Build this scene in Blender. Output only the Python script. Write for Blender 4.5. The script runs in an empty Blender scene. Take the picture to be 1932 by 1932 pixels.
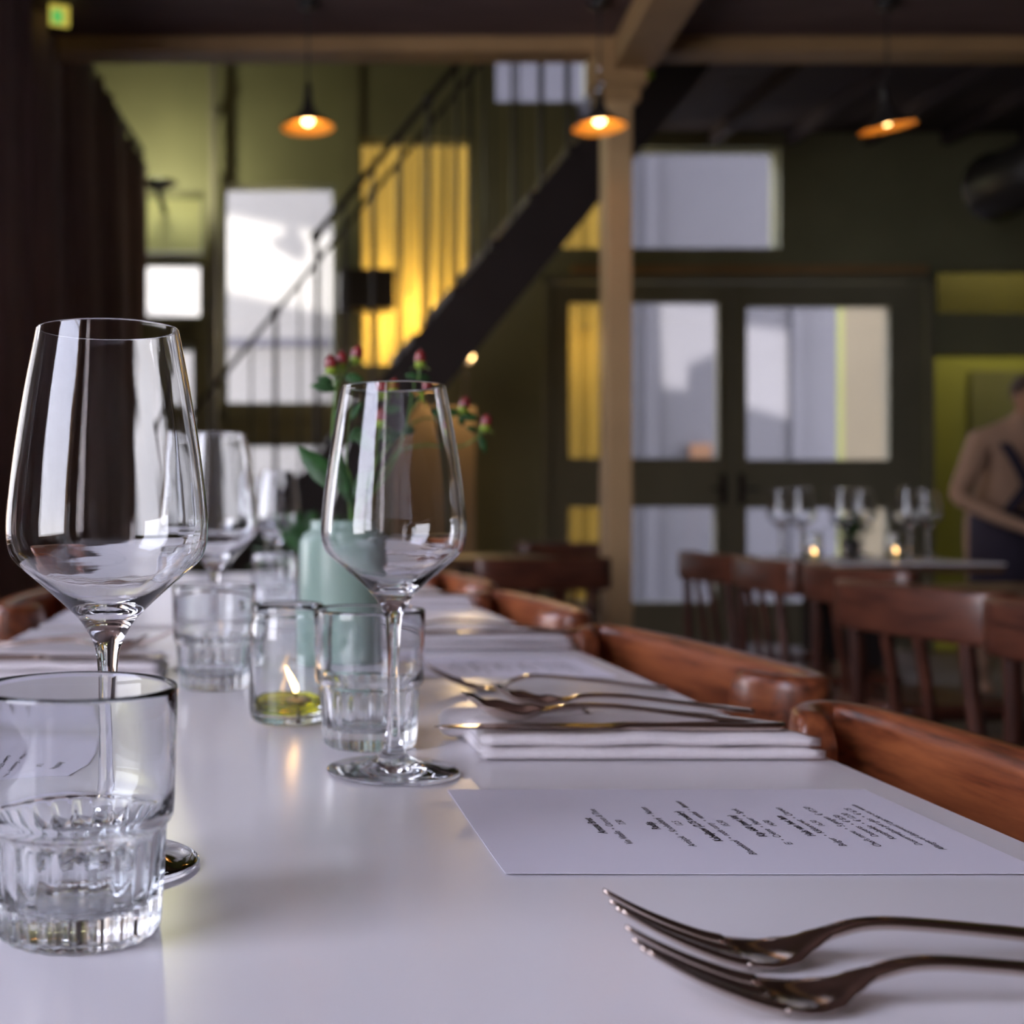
import bpy, bmesh, math, random
from mathutils import Vector, Matrix

R = math.radians
C = bpy.context.scene.collection
scn = bpy.context.scene
random.seed(4)

# ------------------------------------------------------------------ camera
CZ = 0.901          # camera height; the table top is at 0.75
TZ = 0.75
F = 2200.0          # focal length in pixels of the 1932 frame
PX, PY = 483.0, 966.0   # principal point (the photo is the right part of a wider frame)
cam_d = bpy.data.cameras.new('camera')
cam_d.sensor_fit = 'HORIZONTAL'
cam_d.sensor_width = 36.0
cam_d.lens = F / 1932 * 36.0
cam_d.shift_x = (966 - PX) / 1932
cam_d.clip_start = 0.02
cam_d.clip_end = 200
cam_d.dof.use_dof = True
cam_d.dof.focus_distance = 0.52
cam_d.dof.aperture_fstop = 7.4
cam = bpy.data.objects.new('camera', cam_d)
cam.location = (0, 0, CZ)
cam.rotation_euler = (R(90), 0, 0)
C.objects.link(cam)
scn.camera = cam

# ------------------------------------------------------------------ world, sun, light settings
world = bpy.data.worlds.new('world')
scn.world = world
world.use_nodes = True
wn = world.node_tree
bg = wn.nodes['Background']
tc = wn.nodes.new('ShaderNodeTexCoord')
sep = wn.nodes.new('ShaderNodeSeparateXYZ')
rmp = wn.nodes.new('ShaderNodeValToRGB')
rmp.color_ramp.elements[0].position = 0.0
rmp.color_ramp.elements[0].color = (0.84, 0.80, 0.82, 1)
rmp.color_ramp.elements[1].position = 0.7
rmp.color_ramp.elements[1].color = (0.66, 0.68, 0.90, 1)
wn.links.new(tc.outputs['Generated'], sep.inputs[0])
wn.links.new(sep.outputs['Z'], rmp.inputs[0])
wn.links.new(rmp.outputs[0], bg.inputs[0])
bg.inputs[1].default_value = 9.3

sun_d = bpy.data.lights.new('sun', 'SUN')
sun_d.energy = 13.0
sun_d.angle = R(0.5)
sun_d.color = (1.0, 0.93, 0.84)
SUN = Vector((0.25, 0.5, -0.87)).normalized()      # direction the light travels
sun = bpy.data.objects.new('sun', sun_d)
sun.rotation_euler = SUN.to_track_quat('-Z', 'Y').to_euler()
sun.location = (0, 0, 12)
C.objects.link(sun)

scn.view_settings.view_transform = 'Standard'
scn.view_settings.look = 'None'
scn.view_settings.gamma = 1
scn.view_settings.use_curve_mapping = False
scn.view_settings.exposure = 0.5
cy = scn.cycles
cy.use_denoising = True
cy.max_bounces = 14
cy.diffuse_bounces = 4
cy.glossy_bounces = 6
cy.transmission_bounces = 14
cy.transparent_max_bounces = 12
cy.sample_clamp_indirect = 8.0
cy.caustics_refractive = True
cy.caustics_reflective = True
cy.blur_glossy = 0.5


def portal(name, loc, rot, sx, sy):
    d = bpy.data.lights.new(name, 'AREA')
    d.shape = 'RECTANGLE'
    d.size, d.size_y = sx, sy
    d.cycles.is_portal = True
    o = bpy.data.objects.new(name, d)
    o.location = loc
    o.rotation_euler = rot
    C.objects.link(o)
    return o


def P(px, py, Y):
    """the point at depth Y behind pixel (px, py)"""
    return Vector(((px - PX) / F * Y, Y, CZ - (py - PY) / F * Y))


# ------------------------------------------------------------------ materials
def mat(name, col, rough=0.5, metal=0.0, noise=0.0, nscale=8.0, bump=0.0, coat=0.0, spec=None,
        stretch=(1, 1, 1), col2=None, trans=0.0, ior=None, emit=None, es=0.0, sheen=0.0, sub=0.0):
    m = bpy.data.materials.new(name)
    m.use_nodes = True
    nt = m.node_tree
    b = nt.nodes['Principled BSDF']
    b.inputs['Base Color'].default_value = (*col, 1)
    b.inputs['Roughness'].default_value = rough
    b.inputs['Metallic'].default_value = metal
    b.inputs['Coat Weight'].default_value = coat
    b.inputs['Coat Roughness'].default_value = 0.15
    b.inputs['Transmission Weight'].default_value = trans
    b.inputs['Sheen Weight'].default_value = sheen
    if ior: b.inputs['IOR'].default_value = ior
    if spec is not None: b.inputs['Specular IOR Level'].default_value = spec
    if emit:
        b.inputs['Emission Color'].default_value = (*emit, 1)
        b.inputs['Emission Strength'].default_value = es
    t = nt.nodes.new('ShaderNodeTexCoord')
    mp = nt.nodes.new('ShaderNodeMapping')
    mp.inputs['Scale'].default_value = stretch
    n = nt.nodes.new('ShaderNodeTexNoise')
    n.inputs['Scale'].default_value = nscale
    n.inputs['Detail'].default_value = 5
    nt.links.new(t.outputs['Object'], mp.inputs[0])
    nt.links.new(mp.outputs[0], n.inputs['Vector'])
    if col2 is None:
        k = 1 - noise
        col2 = tuple(c * k for c in col)
    if noise > 0 or col2 != col:
        mx = nt.nodes.new('ShaderNodeMix')
        mx.data_type = 'RGBA'
        mx.inputs[6].default_value = (*col, 1)
        mx.inputs[7].default_value = (*col2, 1)
        rr = nt.nodes.new('ShaderNodeValToRGB')
        rr.color_ramp.elements[0].position = 0.35
        rr.color_ramp.elements[1].position = 0.65
        nt.links.new(n.outputs['Fac'], rr.inputs[0])
        nt.links.new(rr.outputs[0], mx.inputs[0])
        nt.links.new(mx.outputs[2], b.inputs['Base Color'])
    if bump > 0:
        bp = nt.nodes.new('ShaderNodeBump')
        bp.inputs['Strength'].default_value = bump
        bp.inputs['Distance'].default_value = 0.002
        nt.links.new(n.outputs['Fac'], bp.inputs['Height'])
        nt.links.new(bp.outputs[0], b.inputs['Normal'])
    return m


def wood(name, a, b_, rough=0.3, coat=0.3, axis=0, scale=1.0):
    m = bpy.data.materials.new(name)
    m.use_nodes = True
    nt = m.node_tree
    b = nt.nodes['Principled BSDF']
    t = nt.nodes.new('ShaderNodeTexCoord')
    mp = nt.nodes.new('ShaderNodeMapping')
    s = [60 * scale, 60 * scale, 60 * scale]
    s[axis] = 5 * scale
    mp.inputs['Scale'].default_value = s
    n = nt.nodes.new('ShaderNodeTexNoise')
    n.inputs['Scale'].default_value = 1.6
    n.inputs['Detail'].default_value = 8
    n.inputs['Roughness'].default_value = 0.65
    n2 = nt.nodes.new('ShaderNodeTexNoise')
    n2.inputs['Scale'].default_value = 7.0
    n2.inputs['Detail'].default_value = 3
    rr = nt.nodes.new('ShaderNodeValToRGB')
    e = rr.color_ramp.elements
    e[0].position = 0.33; e[0].color = (*[c * 0.35 for c in a], 1)
    e[1].position = 0.62; e[1].color = (*b_, 1)
    k = rr.color_ramp.elements.new(0.44); k.color = (*a, 1)
    mx = nt.nodes.new('ShaderNodeMix')
    mx.data_type = 'RGBA'; mx.blend_type = 'MULTIPLY'
    mx.inputs[0].default_value = 0.55
    r2 = nt.nodes.new('ShaderNodeValToRGB')
    r2.color_ramp.elements[0].position = 0.3; r2.color_ramp.elements[0].color = (0.5, 0.42, 0.4, 1)
    r2.color_ramp.elements[1].position = 0.65
    nt.links.new(t.outputs['Object'], mp.inputs[0])
    nt.links.new(mp.outputs[0], n.inputs['Vector'])
    nt.links.new(t.outputs['Object'], n2.inputs['Vector'])
    nt.links.new(n.outputs['Fac'], rr.inputs[0])
    nt.links.new(n2.outputs['Fac'], r2.inputs[0])
    nt.links.new(rr.outputs[0], mx.inputs[6])
    nt.links.new(r2.outputs[0], mx.inputs[7])
    nt.links.new(mx.outputs[2], b.inputs['Base Color'])
    bp = nt.nodes.new('ShaderNodeBump')
    bp.inputs['Strength'].default_value = 0.12
    bp.inputs['Distance'].default_value = 0.0006
    nt.links.new(n.outputs['Fac'], bp.inputs['Height'])
    nt.links.new(bp.outputs[0], b.inputs['Normal'])
    b.inputs['Roughness'].default_value = rough
    b.inputs['Coat Weight'].default_value = coat
    b.inputs['Coat Roughness'].default_value = 0.18
    return m


def glass_mat(name, col=(1, 1, 1), rough=0.0, ior=1.5, wav=0.0):
    m = bpy.data.materials.new(name)
    m.use_nodes = True
    nt = m.node_tree
    nt.nodes.remove(nt.nodes['Principled BSDF'])
    g = nt.nodes.new('ShaderNodeBsdfGlass')
    g.inputs['Color'].default_value = (*col, 1)
    g.inputs['Roughness'].default_value = rough
    g.inputs['IOR'].default_value = ior
    if wav:
        t = nt.nodes.new('ShaderNodeTexCoord'); mp = nt.nodes.new('ShaderNodeMapping'); mp.inputs['Scale'].default_value = (1, 1, .22)
        n = nt.nodes.new('ShaderNodeTexNoise'); n.inputs['Scale'].default_value = 75; n.inputs['Detail'].default_value = 1
        b = nt.nodes.new('ShaderNodeBump'); b.inputs['Strength'].default_value = wav; b.inputs['Distance'].default_value = .002
        nt.links.new(t.outputs['Object'], mp.inputs[0]); nt.links.new(mp.outputs[0], n.inputs['Vector'])
        nt.links.new(n.outputs['Fac'], b.inputs['Height']); nt.links.new(b.outputs[0], g.inputs['Normal'])
    nt.links.new(g.outputs[0], nt.nodes['Material Output'].inputs[0])
    return m


def pane_mat(name, tint=(0.95, 0.96, 0.98), gloss=0.07, rough=0.02):
    m = bpy.data.materials.new(name)
    m.use_nodes = True
    nt = m.node_tree
    nt.nodes.remove(nt.nodes['Principled BSDF'])
    a = nt.nodes.new('ShaderNodeBsdfTransparent')
    a.inputs[0].default_value = (*tint, 1)
    g = nt.nodes.new('ShaderNodeBsdfGlossy')
    g.inputs['Roughness'].default_value = rough
    mx = nt.nodes.new('ShaderNodeMixShader')
    mx.inputs[0].default_value = gloss
    nt.links.new(a.outputs[0], mx.inputs[1])
    nt.links.new(g.outputs[0], mx.inputs[2])
    nt.links.new(mx.outputs[0], nt.nodes['Material Output'].inputs[0])
    return m


def cloth_mat(name, col, transl, w=0.6):
    """diffuse + translucent cloth"""
    m = bpy.data.materials.new(name)
    m.use_nodes = True
    nt = m.node_tree
    nt.nodes.remove(nt.nodes['Principled BSDF'])
    d = nt.nodes.new('ShaderNodeBsdfDiffuse'); d.inputs[0].default_value = (*col, 1)
    t = nt.nodes.new('ShaderNodeBsdfTranslucent'); t.inputs[0].default_value = (*transl, 1)
    mx = nt.nodes.new('ShaderNodeMixShader'); mx.inputs[0].default_value = w
    nt.links.new(d.outputs[0], mx.inputs[1]); nt.links.new(t.outputs[0], mx.inputs[2])
    nt.links.new(mx.outputs[0], nt.nodes['Material Output'].inputs[0])
    return m


def emit_mat(name, col, s):
    m = bpy.data.materials.new(name)
    m.use_nodes = True
    nt = m.node_tree
    nt.nodes.remove(nt.nodes['Principled BSDF'])
    e = nt.nodes.new('ShaderNodeEmission')
    e.inputs[0].default_value = (*col, 1)
    e.inputs[1].default_value = s
    nt.links.new(e.outputs[0], nt.nodes['Material Output'].inputs[0])
    return m


M = {}
M['table'] = mat('table_white_laminate', (0.82, 0.80, 0.83), rough=0.24, noise=0.03, nscale=3, spec=0.55)
M['table_edge'] = wood('table_edge_wood', (0.20, 0.10, 0.05), (0.30, 0.16, 0.08), rough=0.45, coat=0.1)
M['green'] = mat('olive_green_paint', (0.24, 0.24, 0.145), rough=0.6, noise=0.15, nscale=2.0)
M['green_dark'] = mat('dark_green_paint', (0.18, 0.17, 0.14), rough=0.55, noise=0.1, nscale=3)
M['door_green'] = mat('door_green_paint', (0.22, 0.21, 0.15), rough=0.45, noise=0.1, nscale=4)
M['left'] = mat('left_wall_paint', (0.22, 0.17, 0.14), rough=0.7, noise=0.1, nscale=2)
M['ceiling'] = mat('dark_ceiling_boards', (0.12, 0.070, 0.066), rough=0.7, noise=0.25, nscale=4, stretch=(1, 8, 1))
M['gallery'] = mat('black_gallery_boards', (0.035, 0.024, 0.03), rough=0.8)
M['beam'] = mat('tan_beam_paint', (0.36, 0.22, 0.10), rough=0.55, noise=0.15, nscale=6)
M['post'] = mat('cream_post_paint', (0.52, 0.35, 0.18), rough=0.5, noise=0.1, nscale=5)
M['floor'] = wood('dark_floor_boards', (0.055, 0.035, 0.028), (0.09, 0.055, 0.04), rough=0.45, coat=0.1, axis=1, scale=0.2)
M['steel'] = mat('dark_painted_steel', (0.028, 0.020, 0.020), rough=0.5, noise=0.2, nscale=6)
M['rail'] = mat('dark_rail_steel', (0.035, 0.028, 0.026), rough=0.45)
M['curtain'] = mat('dark_brown_curtain', (0.24, 0.165, 0.16), rough=0.9, noise=0.25, nscale=20, stretch=(1, 1, 0.1), sheen=0.3)
M['yellow'] = cloth_mat('yellow_curtain_cloth', (0.28, 0.18, 0.03), (0.37, 0.235, 0.04), 0.75)
M['pane'] = pane_mat('window_glass')
M['sheer'] = cloth_mat('cream_softening_sheer', (0.75, 0.68, 0.64), (0.82, 0.76, 0.74), 0.75)
M['front'] = mat('cream_front_wall', (0.24, 0.20, 0.18), rough=0.7)
M['amber'] = pane_mat('amber_window_glass', (0.44, 0.42, 0.46), 0.06, 0.2)
M['blind'] = cloth_mat('pale_roller_blind', (0.55, 0.55, 0.35), (0.6, 0.6, 0.36), 0.55)
M['glass'] = glass_mat('clear_glass', (0.985, 0.99, 0.995), 0.0, 1.5, 0.10)
M['glass_t'] = glass_mat('pressed_glass', (0.975, 0.985, 0.99), 0.0, 1.5)
M['oil'] = glass_mat('yellow_green_lamp_oil', (0.88, 0.86, 0.30), 0.02, 1.4)
M['vase'] = mat('pale_teal_ceramic', (0.27, 0.39, 0.33), rough=0.35, noise=0.12, nscale=20, coat=0.2)
M['napkin'] = mat('white_linen_napkin', (0.80, 0.76, 0.78), rough=0.9, bump=0.25, nscale=260, noise=0.04)
M['paper'] = mat('menu_paper', (0.76, 0.74, 0.84), rough=0.6)
M['ink'] = mat('black_ink', (0.03, 0.025, 0.035), rough=0.6)
M['cutlery'] = mat('polished_warm_steel', (0.52, 0.43, 0.38), rough=0.14, metal=1.0)
M['mahog'] = wood('reddish_chair_wood', (0.19, 0.050, 0.020), (0.33, 0.100, 0.036), rough=0.32, coat=0.2, axis=0)
M['mahog_v'] = wood('reddish_chair_wood_upright', (0.12, 0.038, 0.022), (0.20, 0.066, 0.034), rough=0.32, coat=0.3, axis=2)
M['black'] = mat('black_enamel', (0.02, 0.018, 0.018), rough=0.35)
M['shade_in'] = mat('lamp_shade_inner_enamel', (0.95, 0.50, 0.10), rough=0.5)
M['bulb'] = emit_mat('lit_bulb', (1.0, 0.58, 0.22), 14)
M['flame'] = emit_mat('candle_flame', (1.0, 0.56, 0.20), 13)
M['wick'] = mat('burnt_wick', (0.03, 0.025, 0.02), rough=0.9)
M['disc'] = mat('wick_float', (0.25, 0.2, 0.06), rough=0.5)
M['leaf'] = mat('green_leaf', (0.035, 0.12, 0.03), rough=0.5, noise=0.4, nscale=60)
M['stem'] = mat('green_stem', (0.13, 0.27, 0.06), rough=0.5)
M['berry'] = mat('red_berry', (0.28, 0.030, 0.032), rough=0.25, noise=0.3, nscale=90, coat=0.4)
M['calyx'] = mat('lime_calyx', (0.26, 0.38, 0.03), rough=0.5)
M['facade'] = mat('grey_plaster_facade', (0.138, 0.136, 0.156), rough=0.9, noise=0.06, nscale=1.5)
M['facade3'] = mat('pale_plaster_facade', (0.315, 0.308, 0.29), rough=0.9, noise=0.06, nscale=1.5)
M['facade2'] = mat('cream_plaster', (0.27, 0.225, 0.14), rough=0.9, noise=0.05, nscale=2)
M['ground'] = mat('street_paving', (0.13, 0.13, 0.14), rough=0.9, noise=0.2, nscale=3)
M['brick'] = mat('orange_brick', (0.25, 0.13, 0.07), rough=0.9)
M['olive'] = mat('bright_olive_paint', (0.36, 0.37, 0.11), rough=0.6, noise=0.1, nscale=2)
M['tanwall'] = mat('tan_plaster', (0.52, 0.36, 0.20), rough=0.7, noise=0.1, nscale=4)
M['chrome'] = mat('chrome', (0.8, 0.8, 0.82), rough=0.08, metal=1)
M['sign_g'] = mat('green_sign_glow', (0.1, 0.6, 0.2), rough=0.4, emit=(0.15, 0.65, 0.15), es=0.5)
M['sign_y'] = mat('yellow_sign_glow', (0.7, 0.6, 0.1), rough=0.4, emit=(0.75, 0.62, 0.10), es=0.5)
M['skin'] = mat('skin', (0.42, 0.22, 0.14), rough=0.5)
M['shirt'] = mat('dusty_pink_shirt', (0.46, 0.29, 0.20), rough=0.85, noise=0.1, nscale=12)
M['navy'] = mat('dark_apron_cloth', (0.035, 0.028, 0.05), rough=0.85)
M['hair'] = mat('dark_brown_hair', (0.06, 0.03, 0.02), rough=0.6)
M['trouser'] = mat('dark_trousers', (0.03, 0.03, 0.04), rough=0.85)
M['darkwood'] = wood('dark_table_wood', (0.07, 0.035, 0.02), (0.13, 0.07, 0.035), rough=0.3, coat=0.4)


# ------------------------------------------------------------------ mesh helpers
def link(name, bm, m, parent=None, smooth=False, bevel=0.0):
    me = bpy.data.meshes.new(name)
    bmesh.ops.recalc_face_normals(bm, faces=bm.faces)
    bm.to_mesh(me)
    bm.free()
    for x in (m if isinstance(m, (list, tuple)) else [m]):
        me.materials.append(x)
    if smooth:
        for p in me.polygons: p.use_smooth = True
    o = bpy.data.objects.new(name, me)
    C.objects.link(o)
    if parent: o.parent = parent
    if bevel:
        b = o.modifiers.new('bevel', 'BEVEL')
        b.width = bevel; b.segments = 3
        b.limit_method = 'ANGLE'; b.angle_limit = R(40)
        for p in me.polygons: p.use_smooth = True
        ws = o.modifiers.new('wn', 'WEIGHTED_NORMAL')
    return o


def tag(o, label, cat, group=None, kind=None):
    if label: o['label'] = label
    if cat: o['category'] = cat
    if group: o['group'] = group
    if kind: o['kind'] = kind
    return o


def struct(o):
    o['kind'] = 'structure'
    return o


def thing(name, label, cat, loc=(0, 0, 0), rz=0.0, group=None):
    o = bpy.data.objects.new(name, None)
    o.empty_display_size = 0.05
    o.location = loc
    o.rotation_euler = (0, 0, rz)
    C.objects.link(o)
    return tag(o, label, cat, group)


def dup(o, loc=None, rz=None, label=None, group=None, parent=None):
    c = o.copy()
    C.objects.link(c)
    if parent: c.parent = parent
    if loc is not None: c.location = loc
    if rz is not None: c.rotation_euler = (0, 0, rz)
    if label: c['label'] = label
    if group: c['group'] = group
    for ch in list(o.children):
        dup(ch, parent=c)
    return c


def box(bm, x0, x1, y0, y1, z0, z1, mi=0):
    v = [bm.verts.new((x, y, z)) for x in (x0, x1) for y in (y0, y1) for z in (z0, z1)]
    for f in ((0, 1, 3, 2), (4, 6, 7, 5), (0, 4, 5, 1), (2, 3, 7, 6), (0, 2, 6, 4), (1, 5, 7, 3)):
        fc = bm.faces.new([v[i] for i in f])
        fc.material_index = mi
    return v


def bar(bm, a, b, w, h=None, up=Vector((0, 0, 1))):
    """box from a to b, w wide, h high"""
    h = h or w
    a, b = Vector(a), Vector(b)
    d = (b - a).normalized()
    s = d.cross(up)
    if s.length < 1e-4: s = d.cross(Vector((0, 1, 0)))
    s.normalize()
    u = s.cross(d)
    vs = []
    for p in (a, b):
        for i, j in ((-1, -1), (1, -1), (1, 1), (-1, 1)):
            vs.append(bm.verts.new(p + s * w / 2 * i + u * h / 2 * j))
    bm.faces.new(vs[0:4][::-1]); bm.faces.new(vs[4:8])
    for k in range(4):
        l = (k + 1) % 4
        bm.faces.new((vs[k], vs[l], vs[4 + l], vs[4 + k]))


def catmull(pts, n):
    out = []
    P_ = [pts[0]] + list(pts) + [pts[-1]]
    for i in range(1, len(P_) - 2):
        p0, p1, p2, p3 = [Vector(q) for q in P_[i - 1:i + 3]]
        for k in range(n):
            t = k / n
            out.append(0.5 * ((2 * p1) + (-p0 + p2) * t + (2 * p0 - 5 * p1 + 4 * p2 - p3) * t * t + (-p0 + 3 * p1 - 3 * p2 + p3) * t ** 3))
    out.append(Vector(P_[-2]))
    return out


def tube(bm, pts, rad, seg=8, cap=True, mi=0):
    pts = [Vector(p) for p in pts]
    n = len(pts)
    rings = []
    ref = None
    for i, p in enumerate(pts):
        d = (pts[min(i + 1, n - 1)] - pts[max(i - 1, 0)]).normalized()
        if ref is None:
            ref = d.orthogonal().normalized()
        ref = (ref - d * ref.dot(d)).normalized()
        s = d.cross(ref)
        r = rad(i / (n - 1)) if callable(rad) else rad
        rings.append([bm.verts.new(p + (ref * math.cos(2 * math.pi * k / seg) + s * math.sin(2 * math.pi * k / seg)) * r) for k in range(seg)])
    for i in range(n - 1):
        for k in range(seg):
            l = (k + 1) % seg
            f = bm.faces.new((rings[i][k], rings[i][l], rings[i + 1][l], rings[i + 1][k]))
            f.material_index = mi
    if cap:
        bm.faces.new(rings[0][::-1]).material_index = mi
        bm.faces.new(rings[-1]).material_index = mi


def lathe(bm, prof, seg=64, mod=None, mi=0):
    """profile of (r, z[, flag]); r==0 points close on the axis"""
    rings = []
    for p in prof:
        r, z = p[0], p[1]
        if r <= 1e-6:
            rings.append([bm.verts.new((0, 0, z))])
        else:
            ring = []
            for k in range(seg):
                a = 2 * math.pi * k / seg
                rr = mod(p, a) if mod else r
                ring.append(bm.verts.new((rr * math.cos(a), rr * math.sin(a), z)))
            rings.append(ring)
    for a, b in zip(rings[:-1], rings[1:]):
        if len(a) == 1 and len(b) == 1: continue
        for k in range(seg):
            l = (k + 1) % seg
            if len(a) == 1: f = bm.faces.new((a[0], b[k], b[l]))
            elif len(b) == 1: f = bm.faces.new((a[k], a[l], b[0]))
            else: f = bm.faces.new((a[k], a[l], b[l], b[k]))
            f.material_index = mi


def ball(bm, c, rx, ry=None, rz=None, seg=14, rings=8, rot=None, mi=0):
    ry = ry or rx; rz = rz or rx
    g = bmesh.ops.create_uvsphere(bm, u_segments=seg, v_segments=rings, radius=1.0)
    mm = Matrix.Translation(Vector(c)) @ (rot or Matrix()).to_4x4() @ Matrix.Diagonal((rx, ry, rz, 1))
    bmesh.ops.transform(bm, matrix=mm, verts=g['verts'])
    for v in g['verts']:
        for f in v.link_faces: f.material_index = mi


def loft(bm, st, nu=9, caps=(True, True)):
    """st: list of (s, yc, zc, width, thickness, dish); along +x, concave upwards"""
    rings = []
    for s, yc, zc, w, t, dish in st:
        ring = []
        for k in range(nu):
            u = -1 + 2 * k / (nu - 1)
            e = math.sqrt(max(0.0, 1 - u ** 6))
            ring.append((s, yc + u * w / 2, zc - dish * (1 - u * u) + t / 2 * (0.25 + 0.75 * e)))
        for k in range(nu - 1, -1, -1):
            u = -1 + 2 * k / (nu - 1)
            e = math.sqrt(max(0.0, 1 - u ** 6))
            ring.append((s, yc + u * w / 2, zc - dish * (1 - u * u) - t / 2 * (0.25 + 0.75 * e)))
        rings.append([bm.verts.new(p) for p in ring])
    m = 2 * nu
    for a, b in zip(rings[:-1], rings[1:]):
        for k in range(m):
            l = (k + 1) % m
            bm.faces.new((a[k], a[l], b[l], b[k]))
    if caps[0]: bm.faces.new(rings[0][::-1])
    if caps[1]: bm.faces.new(rings[-1])


def interp(tab, s):
    for (a, b) in zip(tab[:-1], tab[1:]):
        if s <= b[0]:
            t = (s - a[0]) / (b[0] - a[0])
            t2 = t * t * (3 - 2 * t)
            return [a[i] + (b[i] - a[i]) * t2 for i in range(1, len(a))]
    return list(tab[-1][1:])


# ------------------------------------------------------------------ room shell
YB = 7.5        # back wall
YE = 4.42       # edge of the low ceiling
XL, XR = -1.15, 6.2
YF = -2.6
HI = 4.4


def wall_holes(name, x0, x1, z0, z1, y0, y1, holes, m):
    xs = sorted({x0, x1, *[h[0] for h in holes], *[h[1] for h in holes]})
    zs = sorted({z0, z1, *[h[2] for h in holes], *[h[3] for h in holes]})
    bm = bmesh.new()
    for a, b in zip(xs[:-1], xs[1:]):
        for c, d in zip(zs[:-1], zs[1:]):
            mx, mz = (a + b) / 2, (c + d) / 2
            if any(h[0] < mx < h[1] and h[2] < mz < h[3] for h in holes): continue
            box(bm, a, b, y0, y1, c, d)
    bmesh.ops.remove_doubles(bm, verts=bm.verts, dist=1e-5)
    # drop inner faces between touching cells
    seen = {}
    for f in list(bm.faces):
        key = tuple(round(c, 4) for c in f.calc_center_median())
        seen.setdefault(key, []).append(f)
    dead = [f for fs in seen.values() if len(fs) > 1 for f in fs]
    bmesh.ops.delete(bm, geom=dead, context='FACES')
    return struct(link(name, bm, m))


def H(px0, px1, py0, py1, Y=YB):
    a, b = P(px0, py1, Y), P(px1, py0, Y)
    return (a.x, b.x, a.z, b.z)


FH = {  # openings of the back wall, from the pixels they fill
    'blind': H(250, 384, 362, 478), 'l_mid': H(250, 380, 494, 598), 'l_low': H(240, 366, 656, 1060),
    'big': H(424, 632, 348, 762), 'big_low': H(424, 632, 838, 1080),
    'yellow': H(680, 893, 262, 690),
    'upper': H(935, 1112, 55, 192),
    'transom': H(1062, 1472, 278, 468),
    'doors': H(1036, 1746, 530, 1400),
    'corridor': H(1762, 2140, 668, 1400),
    'amber': H(1768, 1990, 506, 592),
}
FH['doors'] = (*FH['doors'][:2], 0.0, FH['doors'][3])
FH['corridor'] = (*FH['corridor'][:2], 0.0, FH['corridor'][3])
wall_holes('wall_back', XL, XR, 0, HI, YB, YB + 0.16, list(FH.values()), M['green'])

bm = bmesh.new(); box(bm, XL - .2, XR + .2, YF - .2, YB + .16, -0.06, 0.0)
struct(link('floor', bm, M['floor']))
# low dark ceiling over the dining tables, tall space behind it
bm = bmesh.new(); box(bm, XL - .2, XR + .2, YF - .2, YE, 2.68, 2.86)
struct(link('ceiling', bm, M['ceiling']))
bm = bmesh.new(); box(bm, XL - .2, 2.06, YE, YB + .16, HI, HI + .1)
struct(link('ceiling_high', bm, M['green_dark']))
bm = bmesh.new(); box(bm, 2.06, XR + .2, YE, YB, 3.34, 3.5)
for k in range(8):   # joists under the gallery
    box(bm, 2.4 + k * .5, 2.46 + k * .5, YE + .02, YB - .01, 3.26, 3.34)
struct(link('ceiling_gallery', bm, M['gallery']))
bm = bmesh.new(); box(bm, XL - .2, XR + .2, YE - .02, YE, 2.86, HI + .1)
struct(link('wall_upper_front', bm, M['green_dark']))
bm = bmesh.new(); box(bm, XL - .2, XR, YE - .06, YE + .06, 2.625, 2.68)
struct(link('trim_1', bm, M['beam']))
# left wall with two tall windows beside the table
def side_wall():
    zs = (0.70, 2.62)
    wins = [(-2.35, -1.55), (-1.02, 0.24), (1.40, 2.65)]
    bm = bmesh.new()
    ys = [YF - .2] + [v for w in wins for v in w] + [YB + .16]
    for i in range(0, len(ys), 2):
        box(bm, XL - .2, XL, ys[i], ys[i + 1], 0, HI)
    for a, b in wins:
        box(bm, XL - .2, XL, a, b, 0, zs[0]); box(bm, XL - .2, XL, a, b, zs[1], HI)
    struct(link('wall_left', bm, M['left']))
    for i, (a, b) in enumerate(wins):
        n = bpy.data.objects.new('window_%d' % (i + 1), None); C.objects.link(n); n.location = (XL - .1, (a + b) / 2, zs[0]); struct(n)
        hw = (b - a) / 2; h = zs[1] - zs[0]
        bm = bmesh.new(); t = .045
        box(bm, -.03, .03, -hw, -hw + t, 0, h); box(bm, -.03, .03, hw - t, hw, 0, h)
        box(bm, -.03, .03, -hw, hw, 0, t); box(bm, -.03, .03, -hw, hw, h - t, h)
        box(bm, -.02, .02, -hw, hw, h * .68, h * .68 + .035)
        link('window_frame', bm, M['beam'], n)
        bm = bmesh.new(); box(bm, -.003, .003, -hw + .02, hw - .02, .02, h - .02)
        link('window_pane', bm, M['pane'], n)
        portal('window_portal', (XL - .2, (a + b) / 2, (zs[0] + zs[1]) / 2), (0, R(-90), 0), h, b - a)
side_wall()
bm = bmesh.new(); box(bm, XR, XR + .2, YF - .2, YB + .16, 0, HI)
struct(link('wall_right', bm, M['green_dark']))
bm = bmesh.new(); box(bm, XL - .2, XR + .2, YF - .2, YF, 0, 2.68)
struct(link('wall_front', bm, M['front']))


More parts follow.
